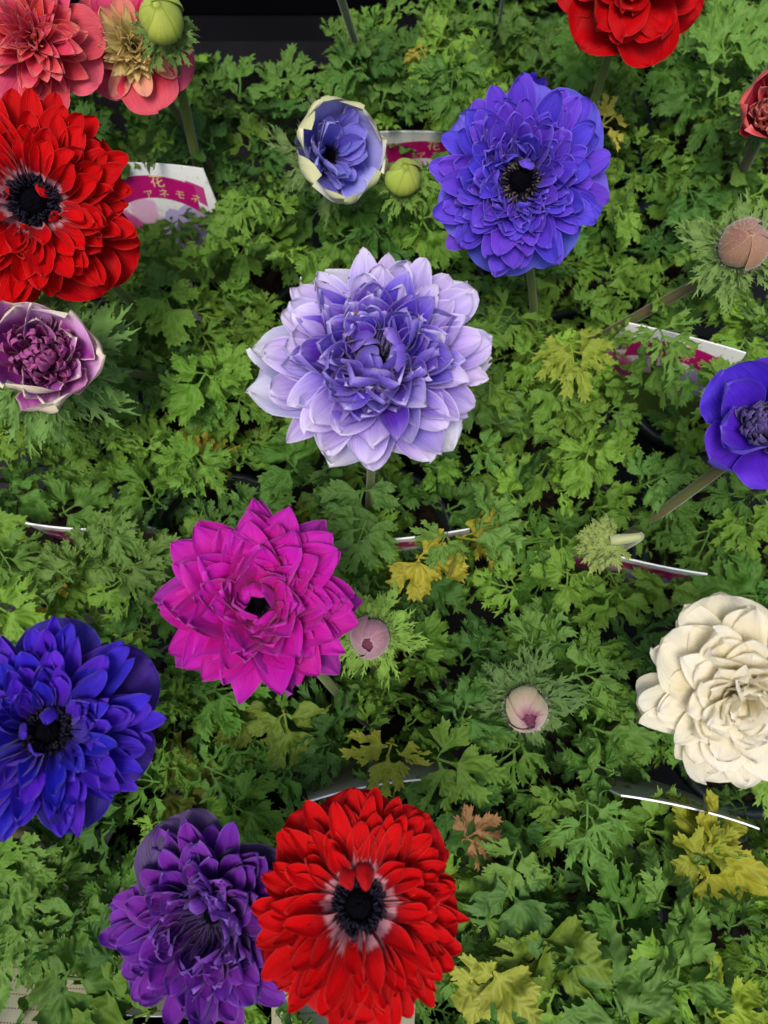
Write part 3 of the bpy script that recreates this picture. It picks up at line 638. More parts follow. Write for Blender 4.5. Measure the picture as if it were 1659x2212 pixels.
# --- blue violet rounded flower
BLU = petal_mat('blue violet petal', [(0.0, lin(24, 6, 84)), (0.35, lin(54, 20, 148)), (0.65, lin(76, 40, 186)), (1.0, lin(98, 68, 206))], lin(140, 124, 238), 0.35, 0.5, vein=0.4, vdark=0.6, back=lin(104, 84, 214), back_s=0.6)
BLUO = petal_mat('blue violet sepal', [(0.0, lin(52, 28, 150)), (0.5, lin(84, 66, 205)), (1.0, lin(110, 98, 222))], lin(140, 130, 232), 0.5, 0.5, vein=0.35, vdark=0.7, back=lin(120, 108, 220), back_s=0.6, trans=0.35)
flower('blue violet double anemone with rounded petals and a tan speckled eye', 1122, 398, 0.255, 188, [
    D(n=7, L=0.98, W=0.80, a=(8, -6), tip='sepal', cup=0.12, ruf=0.05, mat='o', lj=0.08)] +
    pom(175, (0.99, 0.28), (0.30, 0.22), (12, 62), (5, 64), tip='round', seed=5, p=1.05, rb=(0.05, 0.20), cup=(0.35, 0.6), curl=0.2) +
    [D(n=5, L=0.26, W=0.20, a=(70, 130), h=0.14, tip='round', cup=0.5, aj=0.3, rb=0.24, pj=0.8)],
    BLU, 8, face=0.75, eye_r=0.20, eye_h=0.15, eye_n=160, tan=0.45, mats={'o': BLUO})
# --- red strap petalled flower cut by the side edge
def red_mat(nm, white): return petal_mat(nm, [(0.0, lin(60, 10, 30)), (0.10, lin(130, 88, 104)), (white, lin(190, 134, 144)), (white + 0.07, lin(150, 6, 18)), (0.7, lin(192, 1, 6)), (1.0, lin(196, 2, 8))], lin(208, 66, 62), 0.30, 0.6, vein=0.45, vdark=0.6, back=lin(190, 14, 26), back_s=0.5, jit=0.18, hue=0.0, trans=0.32, spec=0.10, sheen=0.05)
RED1 = red_mat('red petal', 0.34); RED2 = red_mat('red petal with white claw', 0.42); RED0 = petal_mat('plain red petal', [(0.0, lin(80, 0, 6)), (0.5, lin(160, 1, 6)), (1.0, lin(182, 1, 10))], lin(200, 60, 60), 0.3, 0.5, vein=0.35, vdark=0.65, back=lin(176, 18, 28), back_s=0.6, jit=0.14, hue=0.0, trans=0.26, spec=0.10, sheen=0.05)
strap = lambda eyeopen: [
    D(n=7, L=0.95, W=0.78, a=(10, -8), tip='sepal', cup=0.10, ruf=0.05, mat='o', lj=0.06),
    D(n=18, L=0.94, W=0.27, a=(16, 0), h=0.03, tip='strap', cup=0.55, lj=0.08),
    D(n=20, L=0.89, W=0.25, a=(22, 4), h=0.05, tip='strap', cup=0.65, lj=0.12),
    D(n=19, L=0.82, W=0.25, a=(30, 6), h=0.07, tip='strap', cup=0.7, lj=0.14, aj=0.18),
    D(n=17, L=0.75, W=0.24, a=(36, 10), h=0.09, tip='strap', cup=0.7, lj=0.16, aj=0.2, roll=0.3),
    D(n=14, L=0.65, W=0.23, a=(42, 14), h=0.10, tip='strap', cup=0.75, lj=0.18, aj=0.22, rb=eyeopen * 0.8, roll=0.3),
    D(n=11, L=0.52, W=0.22, a=(48, 20), h=0.10, tip='strap', cup=0.8, lj=0.2, aj=0.3, rb=eyeopen * 1.2, skip=0.15, roll=0.35)]
flower('big red double anemone with black eye, cut by the side edge above the pink cup', 80, 448, 0.250, 214, [
    D(n=7, L=0.95, W=0.78, a=(10, -8), tip='sepal', cup=0.10, ruf=0.05, mat='o', lj=0.06)] +
    pom(128, (1.0, 0.44), (0.245, 0.21), (14, 46), (4, 28), tip='strap', seed=6, rb=(0.06, 0.17), cup=(0.45, 0.65), curl=0.25) +
    [D(n=4, L=0.22, W=0.14, a=(70, 140), h=0.14, tip='point', aj=0.4, rb=0.22, cup=0.4)],
    RED1, 21, face=0.6, tilt=(0.05, 0), eye_r=0.22, eye_h=0.13, eye_n=280, mats={'o': RED0})
# --- red flower with white ring
flower('red double anemone with a white ring round its black eye', 776, 1950, 0.250, 222, [
    D(n=7, L=0.95, W=0.78, a=(10, -6), tip='sepal', cup=0.10, ruf=0.05, mat='o', lj=0.06)] +
    pom(155, (1.0, 0.56), (0.21, 0.19), (10, 34), (2, 18), tip=('strap', 'strap', 'point'), seed=7, rb=(0.06, 0.14), cup=(0.45, 0.6), curl=0.25, h=(0.02, 0.09)) +
    [D(n=3, arc=(-0.55, 0.35), off=0.15, L=0.38, W=0.19, a=(72, 176), h=0.12, tip='point', cup=0.6, rb=0.33, aj=0.08, mat='o', pj=0.2),
     D(n=3, arc=(-0.7, 0.7), off=3.6, L=0.24, W=0.12, a=(40, 90), h=0.10, tip='point', cup=0.6, rb=0.25, aj=0.15, mat='o')],
    RED2, 34, face=0.7, tilt=(0, 0), spin=0.0, eye_r=0.235, eye_h=0.08, eye_n=330, mats={'o': RED0, 'w': RED2})
# --- magenta pointed flower
MAG = petal_mat('magenta petal', [(0.0, lin(70, 0, 46)), (0.35, lin(172, 0, 116)), (0.7, lin(190, 4, 150)), (1.0, lin(180, 18, 162))], lin(200, 70, 176), 0.3, 0.5, vein=0.3, vdark=0.75, back=lin(184, 20, 160), back_s=0.5, jit=0.12)
MAGO = petal_mat('magenta sepal', [(0.0, lin(100, 0, 76)), (0.5, lin(138, 10, 126)), (1.0, lin(146, 30, 146))], lin(200, 90, 190), 0.4, 0.5, vein=0.35, vdark=0.75, back=lin(170, 60, 170), back_s=0.6)
flower('magenta double anemone with pointed petals', 560, 1300, 0.245, 208, [
    D(n=8, L=1.0, W=0.62, a=(10, -5), tip='acute', cup=0.15, mat='o', lj=0.08)] +
    pom(110, (0.98, 0.34), (0.46, 0.38), (10, 60), (4, 56), tip=('point', 'acute', 'point'), seed=8, p=1.3, ruf=0.05, rb=(0.05, 0.13), cup=(0.25, 0.45), curl=0.2) +
    [D(n=6, L=0.32, W=0.30, a=(66, 145), h=0.13, rb=0.21, tip='point', cup=0.5, ruf=0.08, aj=0.3, roll=0.3, pj=0.8)],
    MAG, 41, face=0.75, eye_r=0.14, eye_h=0.14, eye_n=60, mats={'o': MAGO})
# --- deep violet flower at the side
VIO = petal_mat('deep violet petal', [(0.0, lin(14, 2, 50)), (0.3, lin(40, 8, 128)), (0.65, lin(54, 14, 172)), (1.0, lin(66, 28, 188))], lin(98, 74, 190), 0.3, 0.45, vein=0.4, vdark=0.6, back=lin(58, 26, 156), back_s=0.6, hue=0.012, jit=0.25)
VIOO = petal_mat('deep violet sepal', [(0.0, lin(24, 8, 80)), (0.6, lin(38, 18, 118)), (1.0, lin(48, 28, 134))], lin(100, 86, 200), 0.3, 0.5, vein=0.35, vdark=0.65, back=lin(60, 40, 160), back_s=0.6)
flower('deep violet double anemone with black eye at the side edge', 112, 1574, 0.252, 228, [
    D(n=7, L=0.95, W=0.78, a=(10, -8), tip='sepal', cup=0.10, ruf=0.05, mat='o', lj=0.06)] +
    pom(140, (1.0, 0.38), (0.215, 0.20), (14, 54), (4, 44), tip=('strap', 'strap', 'point'), seed=9, rb=(0.06, 0.17), cup=(0.5, 0.75), curl=0.35) +
    [D(n=4, L=0.30, W=0.18, a=(75, 120), h=0.14, tip='point', aj=0.5, rb=0.22, cup=0.5)],
    VIO, 55, face=0.6, tilt=(0.0, -0.05), eye_r=0.20, eye_h=0.13, eye_n=260, mats={'o': VIOO})
# --- dusky purple flower at the lower edge
PUR = petal_mat('dusky purple petal', [(0.0, lin(18, 2, 36)), (0.35, lin(72, 10, 106)), (0.7, lin(102, 22, 142)), (1.0, lin(114, 42, 160))], lin(136, 108, 186), 0.3, 0.5, vein=0.55, vdark=0.55, back=lin(98, 60, 158), back_s=0.6, hue=0.014, jit=0.25)
PURO = petal_mat('grey purple sepal', [(0.0, lin(38, 20, 60)), (0.6, lin(66, 44, 98)), (1.0, lin(84, 66, 112))], lin(130, 118, 170), 0.4, 0.45, vein=0.35, vdark=0.75, back=lin(112, 92, 124), back_s=0.85)
flower('dusky purple double anemone tucked beside the white ringed red one', 462, 1972, 0.224, 212, [
    D(n=4, L=0.88, W=0.76, a=(20, 8), tip='sepal', cup=0.12, ruf=0.05, mat='o', lj=0.06), D(n=3, arc=(-0.75, 0.75), off=0.1, L=0.99, W=0.74, a=(18, 4), tip='sepal', cup=0.15, ruf=0.07, mat='o', lj=0.06)] +
    pom(155, (1.0, 0.30), (0.28, 0.23), (18, 66), (8, 74), tip='strap', seed=10, rb=(0.06, 0.25), cup=(0.45, 0.65), curl=0.3) +
    [D(n=4, L=0.34, W=0.24, a=(60, 120), h=0.12, rb=0.30, tip='strap', cup=0.5, aj=0.25, roll=0.3, pj=0.8)],
    PUR, 62, face=0.5, tilt=(-0.28, -0.26), spin=0.0, eye_r=0.20, eye_h=-0.05, eye_n=4, mats={'o': PURO}, stem_m='stem_brown')
# --- creamy white flower
WHI = petal_mat('creamy white petal', [(0.0, lin(224, 210, 146)), (0.4, lin(234, 225, 184)), (0.75, lin(238, 232, 208)), (1.0, lin(237, 233, 220))], lin(246, 242, 230), 0.5, 0.4, vein=0.35, vdark=0.86, stain=0.12, back=lin(234, 224, 188), back_s=0.7, jit=0.06, hue=0.004, trans=0.45)
flower('creamy white double anemone with loose ragged petals and brown flecks', 1598, 1482, 0.250, 214, [
    D(n=7, L=1.02, W=0.80, a=(12, -8), tip='sepal', cup=0.12, ruf=0.07, lj=0.1)] +
    pom(95, (0.99, 0.26), (0.40, 0.32), (12, 74), (-2, 56), tip=('strap', 'strap', 'point'), seed=12, p=1.1, rb=(0.05, 0.05), cup=(0.08, 0.3), curl=0.2, ruf=0.10, notch=0.0, h=(0.02, 0.17)),
    WHI, 70, face=0.55, tilt=(0, -0.50), eye_r=0.0)
# --- pale blue half open cup
PBL = petal_mat('pale blue petal', [(0.0, lin(66, 54, 170)), (0.5, lin(110, 104, 210)), (1.0, lin(134, 134, 220))], lin(190, 186, 226), 0.4, 0.5, vein=0.3, vdark=0.7, back=lin(150, 146, 214), back_s=0.5)
PBLO = petal_mat('cream backed blue sepal', [(0.0, lin(72, 62, 180)), (0.5, lin(112, 108, 205)), (0.85, lin(160, 160, 205)), (1.0, lin(196, 198, 182))], lin(212, 212, 176), 0.7, 0.7, vein=0.25, vdark=0.75, back=lin(190, 192, 140), back_s=0.92, trans=0.2)
flower('pale blue half open anemone cup with cream sepal backs', 704, 340, 0.195, 112, [
    D(n=7, L=1.24, W=1.25, a=(34, 66), tip='round', cup=0.32, ruf=0.04, mat='o', rb=0.10, curl=0.4, lj=0.04, aj=0.07, roll=0.08, pj=0.3),
    D(n=9, L=0.95, W=0.42, a=(58, 66), h=0.05, tip='round', cup=0.5, rb=0.1),
    D(n=12, L=0.72, W=0.30, a=(58, 60), h=0.08, tip='round', cup=0.6, rb=0.12, aj=0.2),
    D(n=12, L=0.55, W=0.24, a=(58, 54), h=0.10, tip='round', cup=0.6, rb=0.14, aj=0.25),
    D(n=10, L=0.40, W=0.20, a=(60, 50), h=0.10, tip='round', cup=0.6, rb=0.16, aj=0.3)],
    PBL, 81, face=0.85, tilt=(0.36, 0.10), eye_r=0.17, eye_h=0.2, eye_n=50, mats={'o': PBLO}, collar=D(n=6, size=0.018, pitch=-0.1, drop=0.006, color=lin(88, 118, 66)))
# --- violet cup at the side edge
VCU = petal_mat('violet cup petal', [(0.0, lin(24, 8, 70)), (0.6, lin(66, 42, 120)), (1.0, lin(96, 84, 140))], lin(140, 130, 180), 0.35, 0.5, vein=0.5, vdark=0.55, back=lin(84, 66, 130), back_s=0.6, trans=0.1)
VCO = petal_mat('violet cup sepal', [(0.0, lin(40, 14, 130)), (0.5, lin(62, 28, 180)), (1.0, lin(80, 48, 200))], lin(112, 96, 206), 0.4, 0.5, vein=0.35, vdark=0.65, back=lin(90, 70, 200), back_s=0.7)
flower('violet anemone cup with dark tightly packed middle at the side edge', 1655, 925, 0.240, 132, [
    D(n=5, L=1.02, W=1.1, a=(24, 40), tip='sepal', cup=0.3, ruf=0.06, mat='o', rb=0.10, lj=0.12),
    D(n=6, L=0.92, W=0.8, a=(40, 66), h=0.03, tip='sepal', cup=0.4, ruf=0.06, mat='o', rb=0.12, curl=0.4),
    D(n=20, L=0.62, W=0.24, a=(44, 84), h=0.08, tip='needle', cup=0.5, rb=0.16, curl=0.9, lj=0.06),
    D(n=20, L=0.54, W=0.22, a=(52, 100), h=0.14, tip='needle', cup=0.5, rb=0.14, curl=1.0, lj=0.06),
    D(n=18, L=0.46, W=0.20, a=(60, 115), h=0.18, tip='needle', cup=0.5, rb=0.12, curl=1.0),
    D(n=14, L=0.38, W=0.18, a=(70, 130), h=0.2, tip='needle', cup=0.5, rb=0.08, curl=1.0),
    D(n=9, L=0.30, W=0.16, a=(80, 140), h=0.22, tip='needle', cup=0.5, rb=0.03, curl=1.0)],
    VCU, 92, face=0.7, tilt=(-0.05, 0.1), mats={'o': VCO}, collar=D(n=5, size=0.014, pitch=-0.5, drop=0.010, kind='fine'), stem_m='stem_brown', foot=Vector((0.118, 0.060, 0.07)), stem_r=0.0026)
# --- pink magenta cup with cream rim
PCU = petal_mat('purple pink petaloid', [(0.0, lin(104, 14, 84)), (0.5, lin(168, 46, 134)), (1.0, lin(200, 96, 166))], lin(204, 134, 184), 0.3, 0.5, vein=0.45, vdark=0.6, back=lin(156, 74, 136), back_s=0.6, trans=0.15)
PCO = petal_mat('cream rimmed purple sepal', [(0.0, lin(130, 26, 120)), (0.5, lin(164, 60, 160)), (0.8, lin(204, 146, 204)), (1.0, lin(222, 198, 210))], lin(228, 220, 184), 0.9, 0.75, vein=0.3, vdark=0.75, back=lin(216, 206, 170), back_s=0.8)
flower('pink purple anemone cup with a cream rim and packed middle, over a feathery collar', 92, 778, 0.228, 128, [
    D(n=6, L=1.10, W=1.28, a=(30, 64), tip='sepal', cup=0.45, ruf=0.03, mat='o', rb=0.10, curl=0.1, lj=0.04, aj=0.06, roll=0.08, pj=0.3),
    D(n=6, L=0.98, W=0.55, a=(42, 70), h=0.04, tip='point', cup=0.45, ruf=0.04, mat='o', rb=0.12),
    D(n=24, L=0.80, W=0.20, a=(36, 74), h=0.06, tip='needle', cup=0.6, rb=0.14, curl=0.8, lj=0.06),
    D(n=26, L=0.74, W=0.19, a=(42, 90), h=0.12, tip='needle', cup=0.6, rb=0.14, curl=0.9, lj=0.06),
    D(n=24, L=0.66, W=0.18, a=(50, 104), h=0.16, tip='needle', cup=0.6, rb=0.12, curl=0.9, lj=0.06),
    D(n=20, L=0.56, W=0.16, a=(58, 118), h=0.19, tip='needle', cup=0.6, rb=0.10, curl=1.0),
    D(n=14, L=0.44, W=0.15, a=(66, 130), h=0.21, tip='needle', cup=0.6, rb=0.06, curl=1.0),
    D(n=8, L=0.32, W=0.13, a=(76, 140), h=0.23, tip='needle', cup=0.6, rb=0.02, curl=1.0)],
    PCU, 101, face=0.8, tilt=(0.05, 0.08), mats={'o': PCO}, collar=D(n=12, size=0.0255, pitch=-0.05, drop=0.009, color=lin(92, 136, 66)))
# --- coral flowers in the top corner
COR = petal_mat('coral petal', [(0.0, lin(170, 50, 50)), (0.4, lin(206, 34, 54)), (0.8, lin(214, 66, 80)), (1.0, lin(226, 124, 118))], lin(238, 150, 140), 0.4, 0.55, vein=0.3, vdark=0.8, back=lin(222, 104, 104), back_s=0.7, jit=0.14, trans=0.3)
CORO = petal_mat('rose sepal', [(0.0, lin(190, 30, 70)), (0.5, lin(204, 52, 86)), (1.0, lin(206, 84, 112))], lin(222, 140, 150), 0.5, 0.5, vein=0.4, vdark=0.75, back=lin(196, 96, 116), back_s=0.7)
flower('coral pink double anemone cut by the top corner', 78, 92, 0.240, 138, [
    D(n=7, L=1.02, W=0.74, a=(6, -8), tip='sepal', cup=0.12, mat='o', lj=0.08),
    D(n=14, L=0.80, W=0.34, a=(20, 4), h=0.04, cup=0.5),
    D(n=15, L=0.74, W=0.30, a=(32, 12), h=0.09, cup=0.55),
    D(n=15, L=0.68, W=0.27, a=(42, 22), h=0.13, cup=0.6),
    D(n=14, L=0.60, W=0.23, a=(52, 32), h=0.16, tip='needle', cup=0.6),
    D(n=13, L=0.54, W=0.20, a=(62, 46), h=0.18, tip='needle', cup=0.6),
    D(n=10, L=0.46, W=0.17, a=(72, 60), h=0.19, tip='needle', cup=0.6),
    D(n=7, L=0.36, W=0.14, a=(84, 80), h=0.19, tip='needle', cup=0.6)],
    COR, 113, face=0.65, tilt=(0.0, -0.05), mats={'o': CORO})
YEL = petal_mat('yellow cream petaloid', [(0.0, lin(190, 180, 70)), (0.4, lin(218, 206, 120)), (0.8, lin(232, 216, 150)), (1.0, lin(236, 206, 160))], lin(226, 206, 160), 0.4, 0.4, vein=0.3, vdark=0.8, back=lin(228, 204, 150), back_s=0.7, hue=0.015, trans=0.45)
YEP = petal_mat('salmon petaloid', [(0.0, lin(190, 160, 90)), (0.4, lin(222, 150, 118)), (1.0, lin(220, 140, 128))], lin(230, 180, 160), 0.4, 0.4, vein=0.3, vdark=0.8, back=lin(222, 160, 140), back_s=0.7, hue=0.02)
flower('rose anemone with a yellow cream middle behind the fat green bud', 292, 108, 0.222, 122, [
    D(n=6, L=1.02, W=0.95, a=(16, 14), tip='sepal', cup=0.3, mat='o', lj=0.08),
    D(n=9, L=0.80, W=0.34, a=(26, 20), h=0.05, tip='round', cup=0.5, mat='p'),
    D(n=22, L=0.66, W=0.21, a=(38, 44), h=0.09, tip='needle', cup=0.6),
    D(n=22, L=0.62, W=0.19, a=(48, 56), h=0.12, tip='needle', cup=0.6),
    D(n=20, L=0.58, W=0.17, a=(58, 68), h=0.15, tip='needle', cup=0.6),
    D(n=16, L=0.54, W=0.16, a=(70, 80), h=0.16, tip='needle', cup=0.6),
    D(n=8, L=0.42, W=0.13, a=(86, 88), h=0.16, tip='needle', cup=0.6)],
    YEL, 124, face=0.75, tilt=(0.0, -0.10), mats={'o': CORO, 'p': YEP}, collar=D(n=5, size=0.016, pitch=-0.4, drop=0.008, color=lin(90, 118, 66)), stem_m='stem_brown')
# --- red flower cut by the top edge
flower('ruffled dark red anemone cut by the top edge', 1365, -32, 0.245, 155, [
    D(n=7, L=1.0, W=0.85, a=(10, -6), tip='sepal', cup=0.12, ruf=0.08, lj=0.06),
    D(n=9, L=0.90, W=0.60, a=(24, 6), h=0.04, tip='sepal', cup=0.3, ruf=0.10),
    D(n=9, L=0.80, W=0.52, a=(38, 14), h=0.08, tip='sepal', cup=0.35, ruf=0.12),
    D(n=8, L=0.68, W=0.48, a=(50, 24), h=0.11, tip='sepal', cup=0.4, ruf=0.12),
    D(n=8, L=0.54, W=0.40, a=(62, 34), h=0.13, tip='sepal', cup=0.4, ruf=0.12)],
    RED0, 133, face=0.5, eye_r=0.18, eye_h=0.1)
# --- coral cup cut by the side edge
CCU = petal_mat('salmon petaloid of the cup', [(0.0, lin(130, 6, 24)), (0.45, lin(190, 40, 56)), (0.8, lin(212, 100, 84)), (1.0, lin(214, 140, 120))], lin(220, 150, 140), 0.4, 0.5, vein=0.3, vdark=0.75, back=lin(206, 110, 96), back_s=0.7)
CCO = petal_mat('red cup sepal', [(0.0, lin(110, 2, 14)), (0.7, lin(160, 8, 24)), (1.0, lin(190, 60, 60))], lin(216, 130, 120), 0.5, 0.6, vein=0.3, vdark=0.75, back=lin(196, 86, 78), back_s=0.85)
flower('small red anemone cup packed with salmon petals at the side edge', 1666, 240, 0.220, 92, [
    D(n=6, L=1.2, W=1.15, a=(40, 74), tip='sepal', cup=0.5, mat='o', rb=0.12, curl=0.3),
    D(n=12, L=0.80, W=0.36, a=(46, 78), h=0.06, tip='point', cup=0.6, rb=0.12, curl=0.3),
    D(n=12, L=0.70, W=0.34, a=(50, 84), h=0.14, tip='point', cup=0.6, rb=0.12, curl=0.3),
    D(n=11, L=0.60, W=0.32, a=(58, 92), h=0.20, tip='point', cup=0.6, rb=0.10, curl=0.3),
    D(n=9, L=0.50, W=0.28, a=(66, 98), h=0.24, tip='point', cup=0.6, rb=0.08, curl=0.3),
    D(n=6, L=0.40, W=0.24, a=(78, 100), h=0.26, tip='point', cup=0.6, rb=0.04)],
    CCU, 141, face=0.85, tilt=(0, -0.02), mats={'o': CCO}, stem_m='stem_brown', collar=D(n=5, size=0.016, pitch=-0.3, drop=0.010, kind='fine', color=lin(72, 102, 54)), stem_r=0.003)
# --- violet petals peeping out behind the blue violet flower
flower('small violet flower peeping out behind the blue violet one', 1152, 196, 0.180, 34, [
    D(n=8, L=1.0, W=0.5, a=(40, 30), tip='round', cup=0.4), D(n=8, L=0.8, W=0.4, a=(60, 50), h=0.05, tip='round', cup=0.4)], VIO, 150, face=0.5)

# ------------------------------------------------------------------ buds
def bud(label, px, py, z, rpx, hpx, mat, seed, face=0.6, tilt=(0, 0), n=5, collar=None, stem_m='stem_green', foot=None, openness=0.0, stem_r=0.0020, inner=None, hairy=False):
    rng = random.Random(seed); c, depth = at(px, py, z); R = rpx * depth / FPX; H = hpx * depth / FPX
    pl = nearest_plant(c); ft = foot or (pl.location + Vector((rng.uniform(-.012, .012), rng.uniform(-.012, .012), 0)))
    root = empty('anemone_bud', ft); tag(root, label, 'flower bud', 'anemone buds')
    Mw = frame_for(c, face, tilt, rng.uniform(0, 6.28)); ax = Mw.to_3x3() @ Vector((0, 0, 1))
    stem(root, c - ax * H * 0.49, ax, MAT[stem_m], stem_r, ft)
    for k in range(n):
        ph = 2 * math.pi * k * (2 / n if n == 5 else 1 / n) + rng.uniform(-0.15, 0.15)
        nu, nv = 13, 15; V = []; UV = []; E = []
        wid = rng.uniform(1.05, 1.30); rad0 = 1.0 - 0.035 * k; top = rng.uniform(0.94, 1.0)
        for i in range(nv):
            t = i / (nv - 1); tt = t * top
            prof = math.sin(math.pi * min(1, 0.06 + (0.938 - 0.05 * (openness > 0)) * tt) ** 0.85) ** 0.75
            zz = (tt - 0.5) * H
            ww = wid * min(1, (0.75 + 0.5 * t)) * (1 - max(0, (t - 0.55) / 0.45) ** 2.0 * (0.5 if openness > 0 else 0.25))
            for j in range(nu):
                u = j / (nu - 1) * 2 - 1; a = ph + u * ww
                r = R * (rad0 * prof + (0.085 * u + 0.02 * math.sin(4 * u + k) + 0.014 * math.sin(11 * u + 2.0 * t + k) + 0.04 * noise.noise(Vector((u * 1.3, t * 2.2, k + seed)))) * min(1, prof * 1.2)) * (1 + openness * max(0, t - 0.7) * abs(u) * 0.6)
                r = max(r, R * 0.012 + openness * R * 0.6 * (t > 0.9))
                V.append(Mw @ Vector((math.sin(a) * r, math.cos(a) * r, zz)) - root.location); UV.append(((u + 1) / 2, t)); E.append(min((1 - abs(u)) * ww * prof * R, (1 - t) * H * 0.6) * 1000)
        F = [(i * nu + j + 1, i * nu + j, (i + 1) * nu + j, (i + 1) * nu + j + 1) for i in range(nv - 1) for j in range(nu - 1)]
        mesh_obj('sepal', V, F, mat, root, uv=UV, attrs={'edge': E})
    V, F = [], []                                                  # closed core inside the sepals
    for i in range(13):
        t = i / 12; rr = R * 0.80 * math.sin(math.pi * min(1, 0.06 + 0.94 * t) ** 0.85) ** 0.75 + 1e-5
        for k in range(18):
            a = 2 * math.pi * k / 18; V.append(Mw @ Vector((math.sin(a) * rr, math.cos(a) * rr, (t * 0.985 - 0.5) * H)) - root.location)
    F = [(i * 18 + (k + 1) % 18, i * 18 + k, (i + 1) * 18 + k, (i + 1) * 18 + (k + 1) % 18) for i in range(12) for k in range(18)]
    mesh_obj('bud_core', V, F, inner or mat, root, uv=[((k % 18) / 18, k // 18 / 12) for k in range(len(V))], attrs={'edge': [9.0] * len(V)})
    if inner:
        for k in range(14):
            ph = k * 2.4; petal(root, Mw, (R * 0.10 * math.sqrt(k / 3), H * 0.18), ph, H * 0.24, R * 0.28, math.radians(80), math.radians(110), 'point', 0.5, 0.05, 0.3, inner, rng, 0.2, 0.03)
    if hairy:                                                      # silky hairs standing off the sepals
        V, F = [], []
        for k in range(420):
            t = rng.uniform(0.05, 0.95); a = rng.uniform(0, 6.283); rr = R * 1.04 * math.sin(math.pi * min(1, 0.06 + 0.94 * t) ** 0.85) ** 0.75
            p = Vector((math.sin(a) * rr, math.cos(a) * rr, (t - 0.5) * H)); d = Vector((math.sin(a), math.cos(a), 0.9 + rng.uniform(-0.3, 0.5))).normalized() * rng.uniform(0.0008, 0.0020)
            sd = Vector((math.cos(a), -math.sin(a), 0)) * 0.00005; q = len(V)
            V += [Mw @ (p - sd) - root.location, Mw @ (p + sd) - root.location, Mw @ (p + d) - root.location]; F.append((q, q + 1, q + 2))
        tag(mesh_obj('hairs', V, F, MAT['hair'], root, smooth=False), kind='stuff')
    if collar: bracts(root, Mw, collar.get('n', 6), collar['size'], collar.get('pitch', 0.1), -H * 0.5 - collar.get('drop', 0.002), collar.get('kind', 'thread'), collar.get('color', lin(86, 122, 60)), rng, phis=collar.get('phis'))
    return root
GB = petal_mat('yellow green sepal', [(0.0, lin(128, 146, 50)), (0.5, lin(166, 184, 72)), (1.0, lin(178, 192, 88))], lin(112, 132, 40), 0.7, 0.7, vein=0.5, vdark=0.8, jit=0.08, trans=0.3)
bud('fat yellow green bud on a tall stem over the coral flowers', 348, 36, 0.250, 50, 92, GB, 201, face=0.35, collar=D(n=5, size=0.0125, pitch=-0.15, kind='fine', color=lin(88, 120, 58)), stem_r=0.0026)
bud('yellow green bud between the pale blue cup and the blue violet flower', 873, 380, 0.200, 40, 74, GB, 202, face=0.3, collar=D(n=6, size=0.013, pitch=-0.1, kind='fine', color=lin(96, 136, 48)))
BB = petal_mat('brown silky sepal', [(0.0, lin(142, 110, 78)), (0.5, lin(154, 116, 88)), (1.0, lin(148, 108, 92))], lin(190, 160, 132), 0.5, 0.5, vein=0.5, vdark=0.8, jit=0.12, trans=0.12, sheen=0.5)
bud('brown silky closed bud at the side edge', 1610, 526, 0.228, 54, 104, BB, 203, face=0.55, tilt=(0, 0.1), collar=D(n=8, size=0.017, pitch=0.0, color=lin(96, 130, 66)), stem_m='stem_brown', foot=Vector((0.100, 0.185, 0.07)), stem_r=0.0028, hairy=True)
PB = petal_mat('pink silky sepal', [(0.0, lin(120, 70, 84)), (0.5, lin(156, 100, 116)), (1.0, lin(176, 132, 146))], lin(206, 172, 180), 0.5, 0.5, vein=0.5, vdark=0.75, jit=0.12, trans=0.15, sheen=0.5)
DK = petal_mat('dark purple inner tip', [(0.0, lin(50, 8, 30)), (1.0, lin(120, 60, 84))], lin(160, 110, 130), 0.4, 0.5)
bud('small pink bud in a bright feathery ruff beside the magenta flower', 797, 1378, 0.178, 46, 84, PB, 204, face=0.7, tilt=(-0.12, -0.40), collar=D(n=12, size=0.0155, pitch=0.15, color=lin(108, 152, 56)), inner=DK, openness=0.2, hairy=True)
CB = petal_mat('cream sepal with purple flush', [(0.0, lin(150, 100, 110)), (0.4, lin(206, 196, 148)), (0.85, lin(196, 168, 156)), (1.0, lin(150, 90, 116))], lin(160, 96, 124), 0.5, 0.5, vein=0.35, vdark=0.85, jit=0.08, trans=0.2, sheen=0.3)
bud('cream bud with a purple slit in a dark feathery ruff', 1138, 1535, 0.180, 48, 112, CB, 205, face=0.75, tilt=(0.08, -0.45), collar=D(n=13, size=0.018, pitch=0.12, color=lin(78, 112, 60)), inner=DK, openness=0.15, hairy=True)
